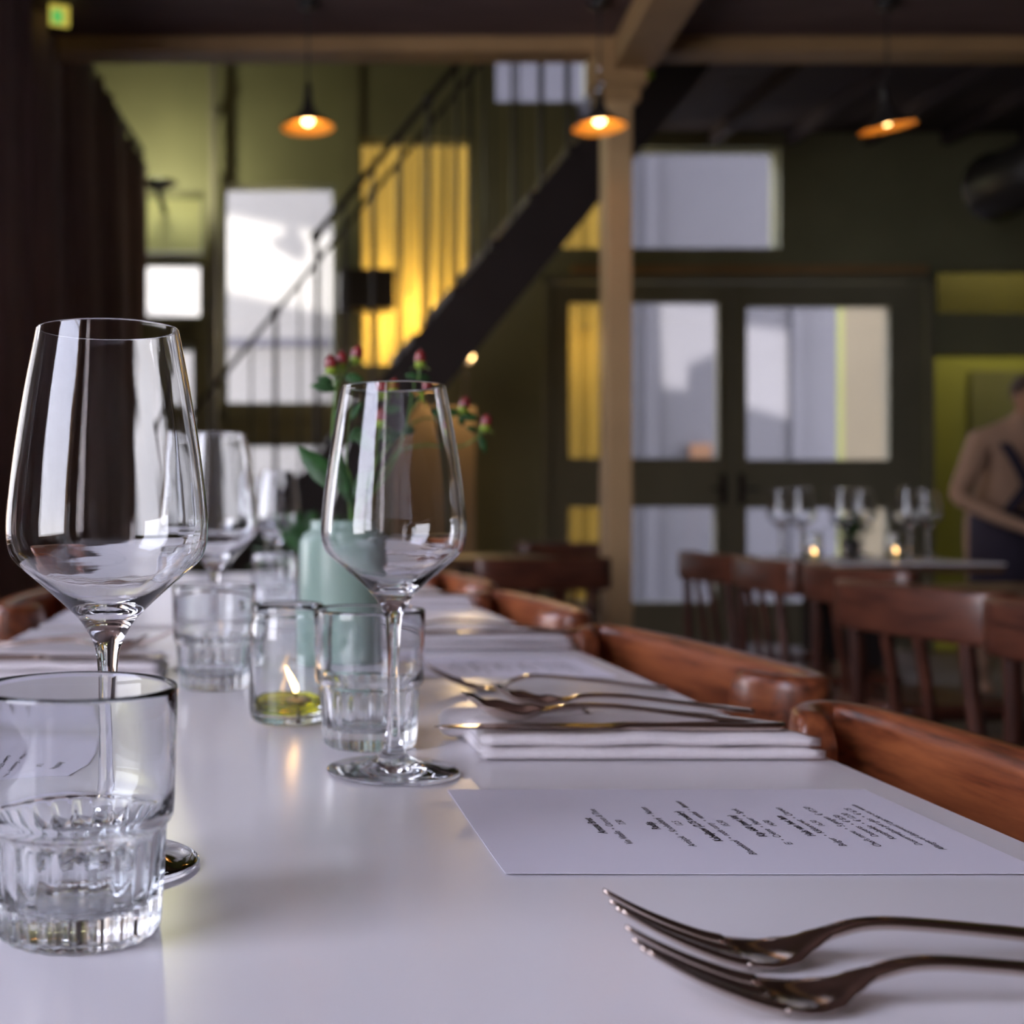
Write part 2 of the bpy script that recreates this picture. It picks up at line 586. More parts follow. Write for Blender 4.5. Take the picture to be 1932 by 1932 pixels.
# windows of the back wall: frame + pane
def back_window(idx, h, bars_x=(), bars_z=(), pane='pane', fm='green'):
    x0, x1, z0, z1 = h
    n = bpy.data.objects.new('window_%d' % idx, None); C.objects.link(n); n.location = ((x0 + x1) / 2, YB + .08, z0); struct(n)
    hw = (x1 - x0) / 2; hh = z1 - z0
    bm = bmesh.new(); t = .012
    box(bm, -hw, -hw + t, -.03, .03, 0, hh); box(bm, hw - t, hw, -.03, .03, 0, hh)
    box(bm, -hw, hw, -.03, .03, 0, t); box(bm, -hw, hw, -.03, .03, hh - t, hh)
    for b in bars_x: box(bm, b - .012, b + .012, -.02, .02, 0, hh)
    for b in bars_z: box(bm, -hw, hw, -.02, .02, b - .012, b + .012)
    link('window_frame', bm, M[fm], n)
    bm = bmesh.new(); box(bm, -hw + .005, hw - .005, -.003, .003, .005, hh - .005)
    link('window_pane', bm, M[pane], n)
    return n


for i, (k, pm) in enumerate((('blind', 'pane'), ('l_mid', 'pane'), ('l_low', 'pane'), ('big', 'pane'), ('big_low', 'pane'),
                             ('yellow', 'pane'), ('upper', 'pane'), ('transom', 'pane'), ('amber', 'amber'))):
    back_window(4 + i, FH[k], pane=pm)
for k in ('big', 'transom', 'doors', 'yellow', 'l_low', 'big_low', 'l_mid'):
    x0, x1, z0, z1 = FH[k]
    portal('window_portal', ((x0 + x1) / 2, YB + .15, (z0 + z1) / 2), (R(90), 0, R(180)), x1 - x0, z1 - z0)

# double doors: two leaves, each with an upper and a lower pane
def door_leaf(idx, x0, x1, panes, handle):
    zt = FH['doors'][3] - .012
    n = bpy.data.objects.new('door_%d' % idx, None); C.objects.link(n); n.location = ((x0 + x1) / 2, YB + .05, 0); struct(n)
    cx = (x0 + x1) / 2
    bm = bmesh.new()
    hs = [(a - cx, b - cx, c, d) for a, b, c, d in panes]
    xs = sorted({x0 - cx, x1 - cx, *[h[0] for h in hs], *[h[1] for h in hs]})
    zs = sorted({0.01, zt, *[h[2] for h in hs], *[h[3] for h in hs]})
    for a, b in zip(xs[:-1], xs[1:]):
        for c, d in zip(zs[:-1], zs[1:]):
            if any(h[0] < (a + b) / 2 < h[1] and h[2] < (c + d) / 2 < h[3] for h in hs): continue
            box(bm, a, b, -.025, .025, c, d)
    link('door_panel', bm, M['door_green'], n)
    bm = bmesh.new()
    for h in hs: box(bm, h[0], h[1], -.003, .003, h[2], h[3])
    link('door_pane', bm, M['pane'], n)
    bm = bmesh.new()
    hx = handle - cx
    box(bm, hx - .02, hx + .02, -.035, -.025, .95, 1.15)
    tube(bm, [(hx, -.03, 1.05), (hx, -.07, 1.05), (hx + (.09 if hx < 0 else -.09), -.075, 1.05)], .009)
    link('door_handle', bm, M['steel'], n)
    # beaded moulding round the panes
    bm = bmesh.new()
    for a, b, c, d in hs:
        for e in ((a - .03, a, c - .03, d + .03), (b, b + .03, c - .03, d + .03), (a, b, c - .03, c), (a, b, d, d + .03)):
            box(bm, e[0], e[1], -.035, -.025, e[2], e[3])
    link('door_moulding', bm, M['door_green'], n)


dx0, dx1 = FH['doors'][0], FH['doors'][1]
dm = P(1384, 0, YB).x
door_leaf(1, dx0 + .005, dm - .004, [H(1075, 1357, 570, 864), H(1075, 1352, 957, 1136)], dm - .06)
door_leaf(2, dm + .004, dx1 - .005, [H(1411, 1680, 578, 867), H(1411, 1678, 959, 1136)], dm + .06)
bm = bmesh.new(); a = P(1078, 518, YB); b = P(1742, 503, YB)
box(bm, a.x, b.x, YB - .05, YB, a.z, b.z)
struct(link('trim_2', bm, M['beam']))
bm = bmesh.new()
for px0, px1, py0, py1 in ((1024, 1036, 522, 1236), (1746, 1758, 522, 1236), (1024, 1758, 519, 531)):
    h = H(px0, px1, py0, py1)
    box(bm, h[0], h[1], YB - .03, YB, max(h[2], 0), h[3])
struct(link('trim_3', bm, M['door_green']))
bm = bmesh.new()   # rails and stiles of the tall window wall on the left
for px0, px1, py0, py1 in ((636, 676, 105, 1236), (405, 424, 330, 1236), (405, 650, 775, 795), (405, 650, 815, 828), (250, 400, 606, 616), (250, 400, 640, 650)):
    h = H(px0, px1, py0, py1)
    box(bm, h[0], h[1], YB - .03, YB, max(h[2], 0), h[3])
struct(link('trim_4', bm, M['green']))

# lit passage behind the opening on the right
cx0, cx1, _, cz1 = FH['corridor']
bm = bmesh.new()
box(bm, cx0 - .10, cx0 - .02, YB + .16, 8.45, 0, 3.4, 1)
box(bm, XR + .2, XR + .3, YB + .16, 8.45, 0, 3.4)
box(bm, cx0 - .10, XR + .3, 8.45, 8.55, 0, 3.4)
box(bm, cx0 - .10, XR + .3, YB + .16, 8.55, 3.4, 3.5)
box(bm, cx0 - .10, XR + .3, YB + .16, 8.55, -.06, 0)
struct(link('wall_passage', bm, [M['olive'], M['facade2']]))
bm = bmesh.new()
h = H(1830, 1990, 700, 1080, 8.43)
box(bm, h[0], h[1], 8.41, 8.45, 0, h[3])
struct(link('door_3', bm, M['green']))
ld = bpy.data.lights.new('passage_lamp', 'POINT'); ld.energy = 26; ld.color = (1.0, 0.85, 0.5); ld.shadow_soft_size = .12
lo = bpy.data.objects.new('passage_lamp', ld); lo.location = (cx0 + 1.0, 8.05, 3.1); C.objects.link(lo)

# ------------------------------------------------------------------ outside: paved street and the plaster facade opposite
YO = 11.5
bm = bmesh.new(); box(bm, -14, 18, YB + .16, YO + .5, -.2, -.06)
struct(link('ground', bm, M['ground']))
bm = bmesh.new()
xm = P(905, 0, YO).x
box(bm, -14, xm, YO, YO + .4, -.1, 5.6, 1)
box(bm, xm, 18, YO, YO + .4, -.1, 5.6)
for px0, px1 in ((1216, 1240), (1492, 1512)):
    a, b = P(px0, 0, YO).x, P(px1, 0, YO).x
    box(bm, a, b, YO - .05, YO, -.1, 5.6)
a, b = P(250, 655, YO), P(660, 640, YO)
box(bm, a.x, b.x, YO - .04, YO, a.z, b.z)
struct(link('wall_opposite', bm, [M['facade'], M['facade3']]))
bm = bmesh.new(); h = H(1300, 1336, 838, 866, YO); box(bm, h[0], h[1], YO - .1, YO, h[2], h[3])
tag(link('wall_box', bm, M['brick'], bevel=.01), 'small orange brick coloured box on the pale facade seen through the left door pane', 'box')

# unseen screen added above the roof, holes shaped to cast the facade sun patches
YS = YB + .3
dt = (YO - YS) / SUN.y
off = SUN * -dt


def sun_hole(pts):
    return [(P(px, py, YO).x + off.x, P(px, py, YO).z + off.z) for px, py in pts]


cu = bpy.data.curves.new('sun_mask_screen', 'CURVE')
cu.dimensions = '2D'
cu.fill_mode = 'BOTH'
cu.extrude = 0.02
zc = off.z


def spline(pts):
    s = cu.splines.new('POLY')
    s.points.add(len(pts) - 1)
    for p, (x, z) in zip(s.points, pts): p.co = (x, z, 0, 1)
    s.use_cyclic_u = True


spline([(-14, HI - .1), (18, HI - .1), (18, zc + 9), (-14, zc + 9)])
for poly in (
    [(395, 392), (545, 423), (540, 446), (512, 458), (548, 482), (572, 488), (578, 462), (560, 440), (562, 425), (668, 446), (690, 615), (395, 548)],
    [(240, 470), (385, 500), (385, 610), (240, 590)],
    [(1242, 560), (1364, 572), (1364, 668), (1300, 695), (1298, 742), (1248, 738)],
    [(1396, 606), (1488, 618), (1490, 796), (1396, 770)],
):
    spline(sun_hole(poly))
co = bpy.data.objects.new('tmp', cu)
C.objects.link(co)
co.rotation_euler = (R(90), 0, 0)
co.location = (0, YS, 0)
bpy.context.view_layer.update()
me = bpy.data.meshes.new_from_object(co.evaluated_get(bpy.context.evaluated_depsgraph_get()))
bpy.data.objects.remove(co)
ro = bpy.data.objects.new('sun_mask_screen', me)
ro.rotation_euler = (R(90), 0, 0)
ro.location = (0, YS, 0)
C.objects.link(ro)
me.materials.clear(); me.materials.append(M['facade'])
struct(ro)
bm = bmesh.new(); box(bm, XL - .3, XR + .4, YF - .3, YB + .28, HI + .1, HI + .2)
struct(link('roof', bm, M['facade']))

# ------------------------------------------------------------------ yellow curtains and blind
bm = bmesh.new()  # unseen sheer added to dim and diffuse the rearmost left window
cols = []
for i in range(90):
    yy = -2.4 + .9 * i / 89
    xx = XL + .05 + .018 * math.sin(i * .9)
    cols.append([bm.verts.new((xx, yy, z)) for z in (.5, 2.65)])
for a, b in zip(cols[:-1], cols[1:]): bm.faces.new((a[0], b[0], b[1], a[1]))
tag(link('light_softening_sheer', bm, M['sheer'], None, True), 'added unseen sheer cloth softening the left window behind the camera', 'curtain')
def drape(name, x0, x1, y, z0, z1, folds, amp, m, label, n=None):
    bm = bmesh.new()
    nx = folds * 8
    cols = []
    for i in range(nx + 1):
        t = i / nx
        x = x0 + (x1 - x0) * t
        a = t * folds * 2 * math.pi
        yy = y + amp * math.sin(a) + amp * .4 * math.sin(a * .37 + 1)
        xx = x + amp * .3 * math.cos(a)
        cols.append([bm.verts.new((xx - x0, yy - y, zz)) for zz in [0, (z1 - z0) * .33, (z1 - z0) * .66, z1 - z0]])
    for a, b in zip(cols[:-1], cols[1:]):
        for k in range(3): bm.faces.new((a[k], b[k], b[k + 1], a[k + 1]))
    o = link(name, bm, m, smooth=True)
    o.location = (x0, y, z0)
    tag(o, label, 'curtain')
    return o


x0, x1, z0, z1 = FH['yellow']
drape('yellow_curtain', x0 - .06, x1 + .06, YB + .27, .9, z1 + .12, 9, .03, M['yellow'], 'glowing yellow curtain with vertical folds behind the stair railing')
x0, x1 = P(1052, 0, YB + .27).x, P(1142, 0, YB + .27).x
drape('yellow_curtain', x0, x1, YB + .27, .06, FH['transom'][3], 3, .03, M['yellow'], 'narrow yellow curtain strip at the left edge of the double doors')
bm = bmesh.new()
x0, x1, z0, z1 = FH['blind']
box(bm, x0 + .012, x1 - .012, YB + .02, YB + .024, z0 + .01, z1 - .03)
bl = thing('roller_blind', 'pale green roller blind in the top left window pane', 'blind', ((0, 0, 0)))
link('blind_cloth', bm, M['blind'], bl)
bm = bmesh.new(); tube(bm, [(x0 + .01, YB + .03, z1 - .03), (x1 - .01, YB + .03, z1 - .03)], .018); link('roller', bm, M['green'], bl, True)


def glow_lamp(px, py, Y, e, label, col=(1.0, 0.82, 0.50)):  # lamp added behind the curtain cloth only to make it glow
    p = P(px, py, Y)
    t = thing('curtain_glow_lamp', label, 'lamp', p)
    bm = bmesh.new(); ball(bm, (0, 0, 0), .035); link('bulb', bm, M['bulb'], t, True)
    bm = bmesh.new(); tube(bm, [(0, 0, .03), (0, 0, .07)], .02); tube(bm, [(0, 0, .06), (0, -(Y - YB - .16) , .06)], .008); link('bracket', bm, M['steel'], t)
    d = bpy.data.lights.new('curtain_glow_light', 'POINT'); d.energy = e; d.color = col; d.shadow_soft_size = .06
    o = bpy.data.objects.new('curtain_glow_light', d); o.location = p + Vector((0, 0, -.06)); C.objects.link(o)
    return t


glow_lamp(758, 590, YB + .62, 60, 'added unseen lamp brightening the lower part of the yellow curtain from behind')
glow_lamp(1080, 650, YB + .55, 4, 'added unseen lamp brightening the narrow yellow curtain strip from behind')

# ------------------------------------------------------------------ post, long beam, pipe
bm = bmesh.new(); p0 = P(1138, 0, YE - .0).x; p1 = P(1186, 0, YE).x
box(bm, -(p1 - p0) / 2, (p1 - p0) / 2, -.05, .05, 0, 2.625)
post = thing('support_post', 'tall cream painted square post standing in front of the dark staircase', 'post', ((p0 + p1) / 2, YE, 0))
link('shaft', bm, M['post'], post, bevel=.006)
bm = bmesh.new(); box(bm, -.10, .10, -.062, .062, 2.50, 2.625); box(bm, -.075, .075, -.057, .057, 2.44, 2.50)
link('capital', bm, M['beam'], post, bevel=.004)
bm = bmesh.new(); box(bm, -.08, .08, -.08, .08, 0, .12); link('plinth', bm, M['post'], post, bevel=.006)
bm = bmesh.new()
bar(bm, (1.415, YE - .05, 2.615), (1.17, 2.2, 2.56), .155, .11)
tag(struct(link('trim_5', bm, M['beam'])), None, None)
bm = bmesh.new()
q = P(403, 0, 7.36)
tube(bm, [(q.x, 7.36, 0), (q.x, 7.36, HI)], .028, 12)
for z in (1.0, 2.2, 3.4):
    tube(bm, [(q.x, 7.36, z), (q.x, 7.36, z + .04)], .036, 12)
    box(bm, q.x - .012, q.x + .012, 7.36, YB, z + .005, z + .035)
tag(link('drain_pipe', bm, M['green_dark'], smooth=False), 'thin dark green vertical pipe left of the tall bright window', 'pipe')

# ------------------------------------------------------------------ staircase with two railings
YN, YR = 5.2, 6.0
SL = 1.215
def st_z(x): return 1.978 + SL * (x - .962)
stair = thing('staircase', 'dark steel staircase with railings rising to the right behind the cream post', 'staircase', (-.66, 5.6, 0))
def SP(x, y, z): return Vector((x + .66, y - 5.6, z))
xa, xb = -.52, 2.04
for y in (YN, YR):
    bm = bmesh.new()
    dz = .38
    pts = [(xa, 0.0), (-.66 + dz / SL, 0.0), (xb, st_z(xb) - dz), (xb, st_z(xb)), (xa, st_z(xa))]
    pts = [(x, z) for x, z in pts]
    v0 = [bm.verts.new(SP(x, y - .02, z)) for x, z in pts]
    v1 = [bm.verts.new(SP(x, y + .02, z)) for x, z in pts]
    bm.faces.new(v0); bm.faces.new(v1[::-1])
    for k in range(5):
        l = (k + 1) % 5
        bm.faces.new((v0[k], v0[l], v1[l], v1[k]))
    link('stringer', bm, M['steel'], stair)
nt_ = 15
for i in range(nt_):
    z = (i + 1) * 3.34 / (nt_ + 1) + .01
    x = -.66 + z / SL
    if x < xa: x = xa
    bm = bmesh.new()
    a = SP(x - .01, YN + .02, z - .04); b = SP(x + .21, YR - .02, z)
    box(bm, a.x, b.x, a.y, b.y, a.z, b.z)
    box(bm, a.x - .018, a.x + .02, a.y - .05, b.y + .05, a.z + .005, b.z + .012)
    link('tread', bm, M['steel'], stair)
for y in (YN, YR):
    bm = bmesh.new()
    r0, r1 = (.25 if y == YN else -.42), 2.04
    tube(bm, [SP(r0, y, st_z(r0) + 1.0), SP(r1, y, st_z(r1) + 1.0)], .015 if y == YN else .012, 10)
    link('handrail', bm, M['rail'], stair)
    k = 0
    x = r0 + .02
    while x < r1 - .02:
        bm = bmesh.new()
        w = (.008 if y == YN else .006) if k % 4 else .012
        tube(bm, [SP(x, y, st_z(x) - .02), SP(x, y, st_z(x) + 1.0)], w, 6)
        if k % 4 == 0: ball(bm, SP(x, y, st_z(x) + 1.0), .026, seg=8, rings=6)
        link('baluster', bm, M['rail'], stair)
        x += .125; k += 1
# gallery edge board where the stair lands
bm = bmesh.new(); box(bm, 2.06, 2.10, YE, YB, 3.1, 3.34)
struct(link('trim_6', bm, M['beam']))

# tan partition under the stair with a small lamp
p = P(745, 770, 6.5); q = P(893, 0, 6.5)
bm = bmesh.new(); box(bm, p.x, q.x, 6.45, 6.55, 0, p.z)
struct(link('wall_under_stair', bm, M['tanwall']))
p = P(886, 672, 6.35)
t = thing('small_wall_lamp', 'small glowing round lamp under the dark staircase', 'lamp', (p.x, 6.35, p.z))
bm = bmesh.new(); ball(bm, (0, 0, 0), .022); link('bulb', bm, M['bulb'], t, True)
bm = bmesh.new(); tube(bm, [(0, 0, -.02), (0, 0, -.04)], .012); tube(bm, [(0, 0, -.03), (0, .1, -.05), (0, .15, -p.z + .77 + .0 if False else -.2)], .005)
tube(bm, [(0, .15, -.2), (-.02, .15, -.30), (-.02, .15, -(p.z - P(745, 770, 6.5).z) - .01)], .005)
link('bracket', bm, M['steel'], t)
d = bpy.data.lights.new('small_lamp_light', 'POINT'); d.energy = 5; d.color = (1, .7, .35); d.shadow_soft_size = .03
o = bpy.data.objects.new('small_lamp_light', d); o.location = (p.x - .02, 6.28, p.z); C.objects.link(o)

# black box in front of the yellow curtain
a = P(641, 581, 6.9); b = P(745, 506, 6.9)
bxt = thing('black_box', 'black rectangular box hanging before the yellow curtained window', 'box', ((a.x + b.x) / 2, 7.0, a.z))
bm = bmesh.new(); box(bm, -(b.x - a.x) / 2, (b.x - a.x) / 2, -.1, .1, 0, b.z - a.z)
link('cabinet', bm, M['black'], bxt, bevel=.008)
bm = bmesh.new(); box(bm, (b.x - a.x) / 2 - .05, (b.x - a.x) / 2 - .02, -.106, -.1, .04, .10); link('front_plate', bm, M['steel'], bxt)
bm = bmesh.new(); box(bm, -.03, .03, .1, YB - 7.0, .08, .14); link('wall_bracket', bm, M['steel'], bxt)

# wall uplight at the left
p = P(298, 352, 6.95)
t = thing('wall_uplight', 'small dark wall uplight glowing beside the brown curtain edge', 'lamp', p)
bm = bmesh.new(); lathe(bm, [(0, -.02), (.05, -.015), (.12, .02), (.115, .022), (.04, -.005), (0, -.005)], 24); link('bowl', bm, M['steel'], t, True)
bm = bmesh.new(); box(bm, -.015, .015, .03, .55, -.03, -.005); link('arm', bm, M['steel'], t)
bm = bmesh.new(); ball(bm, (0, 0, .01), .02); link('bulb', bm, M['bulb'], t, True)
d = bpy.data.lights.new('uplight_light', 'POINT'); d.energy = 17; d.color = (1, .96, .58); d.shadow_soft_size = .05
o = bpy.data.objects.new('uplight_light', d); o.location = p + Vector((0, -.02, .07)); C.objects.link(o)

# ------------------------------------------------------------------ brown curtain on a curved rail
rail_pts = [(-.93, 2.75), (-.86, 3.4), (-.79, 4.1), (-.755, 4.9), (-.70, 5.7), (-.625, 6.42)]
crv = [Vector((v.x, v.y, 0)) for v in catmull([Vector((x, y, 0)) for x, y in rail_pts], 24)]
ct = thing('brown_curtain', 'long dark brown curtain in deep folds along the left wall', 'curtain', (-.78, 4.5, 0))
bm = bmesh.new()
cum = 0; cols = []; prev = crv[0]
fine = []
for a, b in zip(crv[:-1], crv[1:]):
    for k in range(4): fine.append(a.lerp(b, k / 4))
fine.append(crv[-1])
for i, v in enumerate(fine):
    cum += (v - prev).length; prev = v
    d = (fine[min(i + 1, len(fine) - 1)] - fine[max(i - 1, 0)]).normalized()
    nrm = Vector((-d.y, d.x, 0))
    ph = cum * 2 * math.pi / .21
    amp = .045 + .012 * math.sin(cum * 3.1)
    col = []
    for z in (0.01, .7, 1.4, 2.1, 2.6, 2.84):
        aa = amp * (1.15 - .3 * z / 2.85)
        q = v + nrm * (aa * math.sin(ph) + .012 * math.sin(ph * 2.3 + z)) + d * .02 * math.sin(ph * 2)
        col.append(bm.verts.new((q.x + .78, q.y - 4.5, z + (.012 * math.cos(ph) if z > 2.8 else 0))))
    cols.append(col)
for a, b in zip(cols[:-1], cols[1:]):
    for k in range(5): bm.faces.new((a[k], b[k], b[k + 1], a[k + 1]))
cl = link('curtain_cloth', bm, M['curtain'], ct, True)
so = cl.modifiers.new('s', 'SOLIDIFY'); so.thickness = .004
bm = bmesh.new(); tube(bm, [(v.x + .78, v.y - 4.5, 2.89) for v in crv[::4]], .012, 8)
for v in crv[::6]:
    tube(bm, [(v.x + .78, v.y - 4.5, 2.84), (v.x + .78, v.y - 4.5, 2.90)], .005, 6)
link('curtain_rail', bm, M['steel'], ct)

# green and yellow sign near the ceiling
p = P(112, 22, 4.1)
t = thing('hanging_sign', 'small glowing green and yellow sign at the ceiling above the brown curtain', 'sign', (p.x, 4.1, p.z), R(20))
bm = bmesh.new(); box(bm, -.035, .035, -.01, .01, -.05, .08); link('sign_panel', bm, M['sign_y'], t, bevel=.004)
bm = bmesh.new(); box(bm, -.028, .01, -.013, -.0101, -.045, .0); link('sign_symbol', bm, M['sign_g'], t)
bm = bmesh.new(); box(bm, -.004, .004, -.004, .004, .08, 2.68 - p.z); link('hanger', bm, M['steel'], t)

# dark round duct at the right
p = P(1945, 325, 6.0)
t = thing('round_duct', 'dark round ventilation duct below the gallery at the right edge', 'duct', (p.x, 6.0, p.z))
bm = bmesh.new(); lathe(bm, [(.10, -.3), (.17, -.3), (.19, -.27), (.17, -.24), (.17, .3), (.15, .3), (.15, -.24), (.10, -.3)], 40)
bmesh.ops.rotate(bm, verts=bm.verts, cent=(0, 0, 0), matrix=Matrix.Rotation(R(90), 3, 'X'))
link('drum', bm, M['black'], t, True)
bm = bmesh.new(); box(bm, -.01, .01, -.01, .01, .16, 3.26 - p.z); link('hanger', bm, M['steel'], t)

# ------------------------------------------------------------------ pendant lamps
def pendant():
    t = thing('pendant_lamp', '', 'lamp')
    bm = bmesh.new()
    prof = [(.012, .115), (.016, .10), (.020, .075), (.032, .052), (.055, .032), (.080, .016), (.100, .0)]
    lathe(bm, prof, 40, mi=0)
    lathe(bm, [(r - .002, z - .003) for r, z in prof[1:]], 40, mi=1)
    lathe(bm, [(.100, .0), (.098, -.003)], 40, mi=0)
    o = link('lamp_shade', bm, [M['black'], M['shade_in']], t, True)
    bm = bmesh.new(); lathe(bm, [(0, .155), (.012, .15), (.014, .11), (.012, .085), (0, .085)], 20); link('socket', bm, M['black'], t, True)
    bm = bmesh.new(); ball(bm, (0, 0, .030), .021, .021, .024); tube(bm, [(0, 0, .045), (0, 0, .088)], .011, 10); link('bulb', bm, M['bulb'], t, True)
    bm = bmesh.new(); tube(bm, [(0, 0, .15), (0, 0, 2.68 - PZ)], .004, 8); link('cord', bm, M['black'], t)
    bm = bmesh.new(); lathe(bm, [(0, 2.68 - PZ), (.04, 2.678 - PZ), (.035, 2.655 - PZ), (0, 2.65 - PZ)], 20); link('ceiling_cap', bm, M['black'], t, True)
    return t


YP = 4.05
PZ = P(0, 240, YP).z
pend = pendant()
for i, (px, py, tilt, lab) in enumerate(((581, 240, 0, 'black pendant lamp with glowing orange inside, hanging left before the tall bright window'),
                                         (1131, 235, 0, 'black pendant lamp with glowing orange inside, hanging in front of the cream post'),
                                         (1675, 227, 9, 'pendant lamp hanging slightly tilted in the dark at the right'))):
    t = pend if i == 0 else dup(pend)
    t.scale = (.94, .94, 1)
    pp = P(px, py, YP)
    t.location = (pp.x, YP, PZ)
    if tilt:
        t.rotation_euler = (R(4), R(-tilt), 0)
        for ch in t.children:
            if ch.name.startswith(('cord', 'ceiling_cap')):
                ch.rotation_euler = (R(-4), R(tilt), 0)
    t['label'] = lab
    t['group'] = 'pendant lamps over the dining room'
for ch in list(C.objects):
    if ch.name.startswith('pendant_lamp') and abs(ch.location.x - P(1131, 0, YP).x) < .01:
        for q, r_ in (((-.004, -.01, P(0, 132, YP).z - PZ), .009), ((-.006, -.01, P(0, 172, YP).z - PZ), .011), ((.008, -.01, P(0, 160, YP).z - PZ), .009)):
            bm = bmesh.new(); ball(bm, q, r_)
            link('cord_clip', bm, M['chrome'], ch, True)['label'] = 'shiny chrome cord clip'

# ------------------------------------------------------------------ tables
def table(name, x0, x1, y0, y1, top_m, label, edge_m, group=None, th=.028):
    t = thing(name, label, 'table', ((x0 + x1) / 2, (y0 + y1) / 2, 0), 0, group)
    hx, hy = (x1 - x0) / 2, (y1 - y0) / 2
    bm = bmesh.new(); box(bm, -hx, hx, -hy, hy, TZ - .006, TZ)
    link('tabletop', bm, top_m, t, bevel=.0015)
    bm = bmesh.new(); box(bm, -hx + .002, hx - .002, -hy + .002, hy - .002, TZ - th, TZ - .006)
    link('table_edge', bm, edge_m, t)
    for s in (-1, 1):
        bm = bmesh.new(); yy = s * (hy * .6 - .04)
        box(bm, -hx * .45, hx * .45, yy - .035, yy + .035, 0, .03); link('foot', bm, M['steel'], t, bevel=.005)
        bm = bmesh.new(); box(bm, -.04, .04, yy - .04, yy + .04, .03, TZ - th); link('pedestal', bm, M['steel'], t)
    return t


TX0, TX1 = -.29, .352
table('dining_table', TX0, TX1, -.12, 1.50, M['table'], 'long white topped dining table in the foreground laid with glasses and menus', M['table_edge'])
table('dining_table', TX0, TX1, 1.56, 2.9, M['table'], 'white topped dining table at the far end of the laid foreground table', M['table_edge'])
table('dining_table', 1.53, 2.2, 3.42, 4.02, M['table'], 'white topped table with two lit candles near the double doors', M['darkwood'])
table('dining_table', 1.30, 2.3, 1.35, 2.50, M['darkwood'], 'dark topped table behind the wooden chairs at the right edge', M['darkwood'])
table('dining_table', .50, 1.0, 3.75, 4.25, M['darkwood'], 'dark topped table in the middle distance left of the cream post', M['darkwood'])

# ------------------------------------------------------------------ chairs
def make_chair():
    t = thing('dining_chair', '', 'chair')
    # horseshoe top rail
    bm = bmesh.new()
    W = .19
    path = catmull([Vector(p) for p in ((-.160, -.150, 0), (-.184, -.153, 0), (-.207, -.168, 0), (-.207, -.188, 0), (-.15, -.202, 0), (0, -.209, 0), (.15, -.202, 0), (.207, -.188, 0), (.207, -.168, 0), (.184, -.153, 0), (.160, -.150, 0))], 8)
    rings = []
    n = len(path)
    for i, p in enumerate(path):
        d = (path[min(i + 1, n - 1)] - path[max(i - 1, 0)]).normalized()
        nr = Vector((-d.y, d.x, 0))
        e = (min(i, n - 1 - i) + .6) / 6.0
        k = min(1.0, math.sqrt(max(0.0, 1 - (1 - min(e, 1)) ** 2)))
        zt = .742 + .030 * k
        zb = .720 - .038 * k
        th = .011
        ring = []
        for (u, w) in ((-1, 0), (-.9, .12), (-.5, .2)):
            ring.append(p + nr * th * u + Vector((0, 0, zt - (zt - zb) * (0.12 if u == -1 else (0.04 if u == -.9 else 0)))))
        for (u) in (.5, .9, 1):
            ring.append(p + nr * th * u + Vector((0, 0, zt - (zt - zb) * (0.12 if u == 1 else (0.04 if u == .9 else 0)))))
        for (u) in (1, .9, .5):
            ring.append(p + nr * th * u + Vector((0, 0, zb + (zt - zb) * (0.12 if u == 1 else (0.04 if u == .9 else 0)))))
        for (u) in (-.5, -.9, -1):
            ring.append(p + nr * th * u + Vector((0, 0, zb + (zt - zb) * (0.12 if u == -1 else (0.04 if u == -.9 else 0)))))
        rings.append([bm.verts.new(q) for q in ring])
    m = len(rings[0])
    for a, b in zip(rings[:-1], rings[1:]):
        for k in range(m):
            l = (k + 1) % m
            bm.faces.new((a[k], a[l], b[l], b[k]))
    bm.faces.new(rings[0][::-1]); bm.faces.new(rings[-1])
    link('top_rail', bm, M['mahog'], t, True)
    for s in (-1, 1):
        bm = bmesh.new()
        tube(bm, catmull([Vector(p) for p in ((s * .17, -.24, 0), (s * .168, -.205, .25), (s * .165, -.185, .45), (s * .150, -.192, .60), (s * .145, -.200, .70))], 5), lambda u: .016 - .003 * u, 8)
        link('leg', bm, M['mahog_v'], t, True)
        bm = bmesh.new()
        tube(bm, [(s * .175, .150, 0), (s * .165, .135, .22), (s * .155, .12, .43)], lambda u: .012 + .006 * u, 8)
        link('leg', bm, M['mahog_v'], t, True)
        bm = bmesh.new()
        pts = catmull([Vector(p) for p in ((s * .045, -.178, .465), (s * .045, -.196, .60), (s * .043, -.214, .70))], 5)
        for a, b in zip(pts[:-1], pts[1:]): bar(bm, a, b + (b - a) * .05, .022, .010, up=Vector((0, 1, 0)))
        link('slat', bm, M['mahog_v'], t)
    bm = bmesh.new()
    sh = []
    for k in range(32):
        a = 2 * math.pi * k / 32
        cx, cy = math.cos(a), math.sin(a)
        pw = .55
        sh.append(((abs(cx) ** pw) * math.copysign(1, cx) * (.195 + .01 * cy), (abs(cy) ** pw) * math.copysign(1, cy) * .172 - .025))
    loops = []
    for z, sc in ((.432, .94), (.436, .985), (.448, 1.0), (.460, .99), (.466, .95), (.462, .6)):
        loops.append([bm.verts.new((x * sc, y * sc, z)) for x, y in sh])
    for a, b in zip(loops[:-1], loops[1:]):
        for k in range(32):
            l = (k + 1) % 32
            bm.faces.new((a[k], a[l], b[l], b[k]))
    bm.faces.new(loops[0][::-1]); bm.faces.new(loops[-1])
    link('seat', bm, M['mahog'], t, True)
    bm = bmesh.new()
    for s in (-1, 1): tube(bm, [(s * .168, -.205, .24), (s * .165, .135, .22)], .009, 8)
    tube(bm, [(-.166, 0, .23), (.166, 0, .23)], .009, 8)
    link('stretcher', bm, M['mahog_v'], t, True)
    return t


